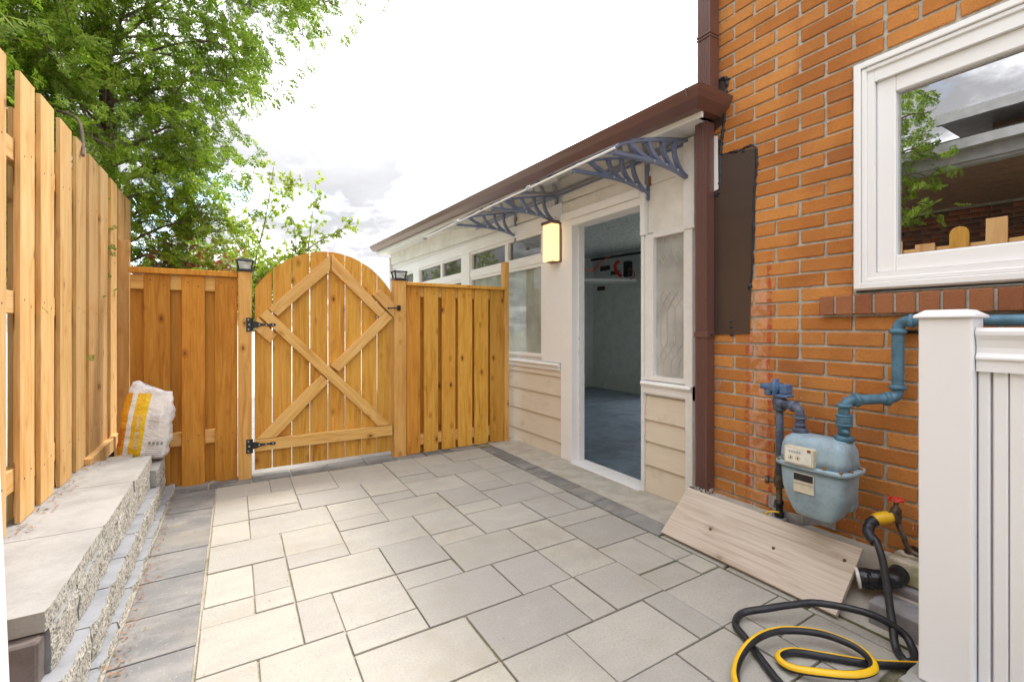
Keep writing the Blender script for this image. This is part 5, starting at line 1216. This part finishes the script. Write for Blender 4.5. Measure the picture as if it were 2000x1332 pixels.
def cedar(base, height, rad_fn, nlimb, per, label, seed, zmin=1.0, size=(.10, .19), bias=None, keep=None):
    rs = np.random.RandomState(seed); t = thing('cedar_tree', label, 'tree', base); b = np.array(base, float)
    bm = bmesh.new(); limb_mesh(bm, [b, b+[.04, .02, height*.35], b+[-.03, .05, height*.7], b+[0, 0, height]], .085, .015, 9); fin('trunk', bm, 'bark', t, smooth=True)
    bm = bmesh.new(); P, D, Z = [], [], []
    for k in range(nlimb):
        z = zmin+(height-zmin)*((k+rs.uniform(0, 1))/nlimb); az = k*2.399+rs.uniform(-.3, .3); d = np.array([math.cos(az), math.sin(az), 0]); rr = rad_fn(z, az)*rs.uniform(.75, 1.1)
        if rr < .1: continue
        p0 = b+[0, 0, z-0.25*rr]; p1 = b+d*rr*.5+[0, 0, z+.05]; p2 = b+d*rr*.85+[0, 0, z+.12*rr]; p3 = b+d*rr+[0, 0, z-.02]
        C_ = crom([p0, p1, p2, p3], 6); limb_mesh(bm, [p0, p1, p2, p3], .014, .003, 5)
        for q in range(int(per*(0.35+rr))):
            u = rs.uniform(.25, 1)**.8; c = np.array(C_[min(int(u*(len(C_)-1)), len(C_)-1)]); spread = min(.20, .08+.13*u*rr)
            pp = c+rs.normal(size=3)*[spread, spread, spread*.75]
            if keep is not None and not keep(pp): continue
            dd = d*rs.uniform(.2, 1)+rs.normal(size=3)*.45+[0, 0, -rs.uniform(0.0, .9)]
            P.append(pp); D.append(dd); Z.append(rs.uniform(*size))
            if rs.rand() < .09: limb_mesh(bm, [c, (c+pp)/2+rs.normal(size=3)*.03, pp], .006, .002, 4)
    fin('limb', bm, 'twig', t)
    V, F = scatter(P, D, Z, SPR, rs); bulk('crown', V, F, 'cedar_leaf', t, None, tuple(base)); print('cedar sprays', len(P), 'faces', len(F)); return t
def radA(z, az):
    e = math.cos(az)             # +X side
    r = 0.95+0.12*math.sin(z*4.1+az*2)
    if z > 3.8: r += 1.35*min(1, (z-3.8)/.6)*max(0, e)**1.5
    if z < 2.4: r *= 0.80
    if z > 5.2: r *= max(.25, 1-(z-5.2)/1.6)
    return r
def keepA(p):
    if p[2] < 2.16 and p[1] < 4.9 and p[0] > -0.82: return False
    if p[1] < 4.3 and p[0] > -0.60 and p[2] < 3.2: return False
    if p[0] > 0.16 and p[2] < 3.75: return False
    return True
cedar((-1.0, 5.35, -0.1), 6.4, radA, 120, 62, 'tall green cedar tree leaning over the left fence', 5, 1.5, keep=keepA)
cedar((-1.75, 4.15, -0.1), 5.6, lambda z, a: (1.0 if z < 4 else 1.0*max(.2, 1-(z-4)/1.8)), 60, 46, 'dense green cedar at the far left behind the near fence boards', 9, 1.5, keep=lambda p: not (p[0] > -0.80 and p[2] < 2.3))

cedar((-1.65, 2.35, -0.1), 4.0, lambda z, a: 0.45, 22, 30, 'green cedar mirrored in the upper corner of the white window', 13, 2.3, keep=lambda p: p[0] < -0.9 and p[1] > 1.6)

def leaves(P, size, rs, droop=0.6, nper=5):
    V, F = [], []
    for p in P:
        for k in range(nper):
            d = rs.normal(size=3); d[2] -= droop; d /= np.linalg.norm(d); n = np.cross(d, rs.normal(size=3)); n /= np.linalg.norm(n); s = size*rs.uniform(.6, 1.3); i = len(V); w = s*.26
            V.extend([p, p+d*s*.5+n*w, p+d*s, p+d*s*.5-n*w]); F.append((i, i+1, i+2, i+3))
    return np.array(V), np.array(F)
yt = thing('young_tree', 'thin young tree with sparse light-green leaves behind the gate', 'tree', (0.15, 9.0, -0.1))
rs = np.random.RandomState(21); bm = bmesh.new(); LP = []
def yb(pts, r0, r1, dens):
    limb_mesh(bm, pts, r0, r1, 5); C_ = crom(pts, 8)
    for i, c in enumerate(C_):
        u = i/len(C_)
        for q in range(dens):
            if rs.rand() < .45+.5*u: LP.append(np.array(c)+rs.normal(size=3)*[.10, .10, .11])
B = np.array((0.15, 9.0, 0))
limb_mesh(bm, [B+[0, 0, -.1], B+[.02, 0, .7], B+[.05, 0, 1.3]], .045, .03, 7)
yb([B+[.05, 0, 1.2], B+[.12, .1, 2.1], B+[.30, .1, 3.0], B+[.42, 0, 3.9]], .022, .004, 4)
yb([B+[.05, 0, 1.2], B+[.45, -.1, 1.9], B+[.95, -.2, 2.5], B+[1.75, -.2, 3.05]], .022, .004, 4)
yb([B+[.95, -.2, 2.5], B+[1.02, -.1, 3.0], B+[1.08, -.2, 3.7]], .010, .003, 4)
yb([B+[.12, .1, 2.1], B+[-.2, .2, 2.7], B+[-.38, .3, 3.3]], .012, .003, 5)
yb([B+[.05, 0, 1.3], B+[-.35, .2, 1.9], B+[-.7, .2, 2.4]], .014, .003, 6)
yb([B+[.30, .1, 3.0], B+[.55, .1, 3.4], B+[.72, 0, 3.75]], .009, .003, 4)
yb([B+[.45, -.1, 1.9], B+[.9, 0, 2.05], B+[1.6, .1, 2.2]], .010, .003, 4)
yb([B+[.2, 0, 1.7], B+[-.1, -.2, 2.2], B+[.05, -.3, 2.9]], .010, .003, 5)
yb([B+[.6, -.1, 2.1], B+[.75, -.2, 2.4], B+[.7, -.3, 3.0]], .009, .003, 4)
for k in range(9):
    a = rs.uniform(-1, 1.3); yb([B+[.1, 0, 1.2+.05*k], B+[a*.5, rs.uniform(-.3, .3), 1.5+.08*k], B+[a, rs.uniform(-.4, .4), 1.7+.10*k]], .008, .003, 6)
fin('branches', bm, 'twig', yt)
V, F = leaves(LP, .070, rs, .5, 11); bulk('crown', V, F, 'young_leaf', yt, None, (0.15, 9.0, -0.1))
rs = np.random.RandomState(4); ds_ = thing('dry_shrub', 'shrub with rust-red dry leaves behind the left fence panel', 'shrub', (-0.38, 5.5, -0.1)); bm = bmesh.new(); LP = []
for k in range(16):
    e = np.array((-0.38+rs.uniform(-.30, .35), 5.5+rs.uniform(-.3, .3), rs.uniform(1.45, 1.86))); limb_mesh(bm, [(-.38, 5.5, -.1), ((-.38+e[0])/2, 5.5, e[2]*.55), e], .010, .003, 5)
    for q in range(26): LP.append(e+rs.normal(size=3)*[.09, .1, .08]-[0, 0, rs.uniform(0, .25)])
fin('stems', bm, 'twig', ds_); V, F = leaves(LP, .055, rs, .3, 4); bulk('foliage', V, F, 'dry_leaf', ds_, None, (-0.38, 5.5, -0.1))
# broken twig hanging over the fence and stray sprigs between the boards
tw = tube('fallen_twig', crom([(-0.95, 3.9, 2.45), (-0.78, 3.55, 2.30), (-0.735, 3.45, 2.16), (-0.715, 3.36, 2.04)], 5), 0.008, 'twig', None, rad=None, n=7); tag(tw, 'bare grey twig hooked over the top of the left fence', 'twig')
rs = np.random.RandomState(8); P = [(-.722, 3.50, .95), (-.722, 2.75, 1.20), (-.722, 4.05, 1.62), (-.722, 4.06, 1.67)]
V, F = scatter([np.array(p) for p in P], [np.array((.5, rs.uniform(-.5, .5), -1.)) for p in P], [.045]*len(P), SPR, rs); o = bulk('cedar_sprigs', V, F, 'cedar_leaf', None, 'stuff'); o['label'] = 'green cedar sprigs poking between the left fence boards'; o['category'] = 'foliage'
# dry needles and bits along the edge paving
rs = np.random.RandomState(15); V, F = [], []
def bit(x, y, z, s):
    a = rs.uniform(0, 6.28); d = np.array([math.cos(a), math.sin(a), rs.uniform(-.1, .35)])*s; n = np.array([-math.sin(a), math.cos(a), 0])*s*rs.uniform(.10, .25); p = np.array([x, y, z+.002]); i = len(V); m_ = d*.5+n*rs.uniform(-1, 1)+[0, 0, s*.12]
    V.extend([p-n*.5, p+m_-n*.6, p+d, p+m_+n*.6]); F.append((i, i+1, i+2, i+3))
for k in range(560): bit(-0.352+abs(rs.normal())*0.028, rs.uniform(1.2, 3.7), 0, rs.uniform(.006, .022))
for k in range(90): bit(-0.36+rs.uniform(0, .30), rs.uniform(1.4, 3.75), 0, rs.uniform(.005, .016))
for k in range(90): bit(-0.112+rs.normal()*.006, rs.uniform(2.2, 3.75), -.003, rs.uniform(.005, .012))
for k in range(80): bit(rs.uniform(-.38, .05), 3.83+rs.normal()*.02, 0, rs.uniform(.006, .015))
for k in range(170): bit(-0.725+abs(rs.normal())*.03, rs.uniform(2.4, 3.5), .3235, rs.uniform(.008, .028))
for k in range(40): bit(rs.uniform(0, 1.9), rs.uniform(1.0, 3.7), 0, rs.uniform(.004, .012))
o = bulk('leaf_litter', V, F, 'leaf_litter', None, 'stuff'); o['label'] = 'dry brown cedar bits scattered along the edge pavers'; o['category'] = 'litter'

# ------------------------------------------------------------------ neighbour's house (seen mirrored in the window)
nh = thing('neighbour_house', 'dark brick house with grey eaves mirrored in the white window', 'house', (-5.2, 0.5, 0))
NX = -5.0
box('wall', NX-.2, NX-.012, -5, 6.5, -0.1, 3.0, 'mortar', nh, 0)
NV, NF = [], []
def nbrick(x0, x1, y0, y1, z0, z1):
    i = len(NV); NV.extend([(x0, y0, z0), (x1, y0, z0), (x1, y1, z0), (x0, y1, z0), (x0, y0, z1), (x1, y0, z1), (x1, y1, z1), (x0, y1, z1)]); NF.extend([tuple(i+k for k in f) for f in ((0, 3, 2, 1), (4, 5, 6, 7), (0, 1, 5, 4), (1, 2, 6, 5), (2, 3, 7, 6), (3, 0, 4, 7))])
for r in range(22, 38):
    for k in range(-12, 26): y0 = k*.23+(.115 if r % 2 else 0); nbrick(NX-.05, NX, y0, y0+.22, r*.078, r*.078+.068)
for r in range(20, 38):
    for k in range(4): y0 = 0.35+k*.23+(.115 if r % 2 else 0)-.06; nbrick(-3.6, -3.55, y0, min(y0+.22, 1.25), r*.078, r*.078+.068)
bulk('brickwork', NV, NF, 'brick_dark', nh, 'stuff')
box('pillar', -3.95, -3.556, 0.30, 1.24, -0.1, 2.99, 'mortar', nh, 0)
bm = bmesh.new()
for k in range(9): bx(bm, NX+k*.315, NX+k*.315+.308, -5, 6.5, 3.0, 3.015)
fin('soffit', bm, 'soffit_brown', nh)
boxes('fascia', [(-2.16, -2.14, -5, 6.5, 2.93, 3.13), (-2.14, -2.05, -5, 6.5, 3.06, 3.16), (-2.30, -2.165, -5, 6.5, 2.90, 2.99)], 'eave_grey', nh)
box('roof', NX-1.0, -2.2, -5, 6.5, 3.16, 3.22, 'shingle', nh, 0)
boxes('upper_eave', [(-3.2, -2.40, -5, 2.05, 3.52, 3.56), (-2.40, -2.34, -5, 2.05, 3.48, 3.60)], 'eave_grey', nh)
box('upper_wall', -5.0, -2.95, -5, 1.7, 3.23, 3.52, 'soffit_brown', nh, 0)
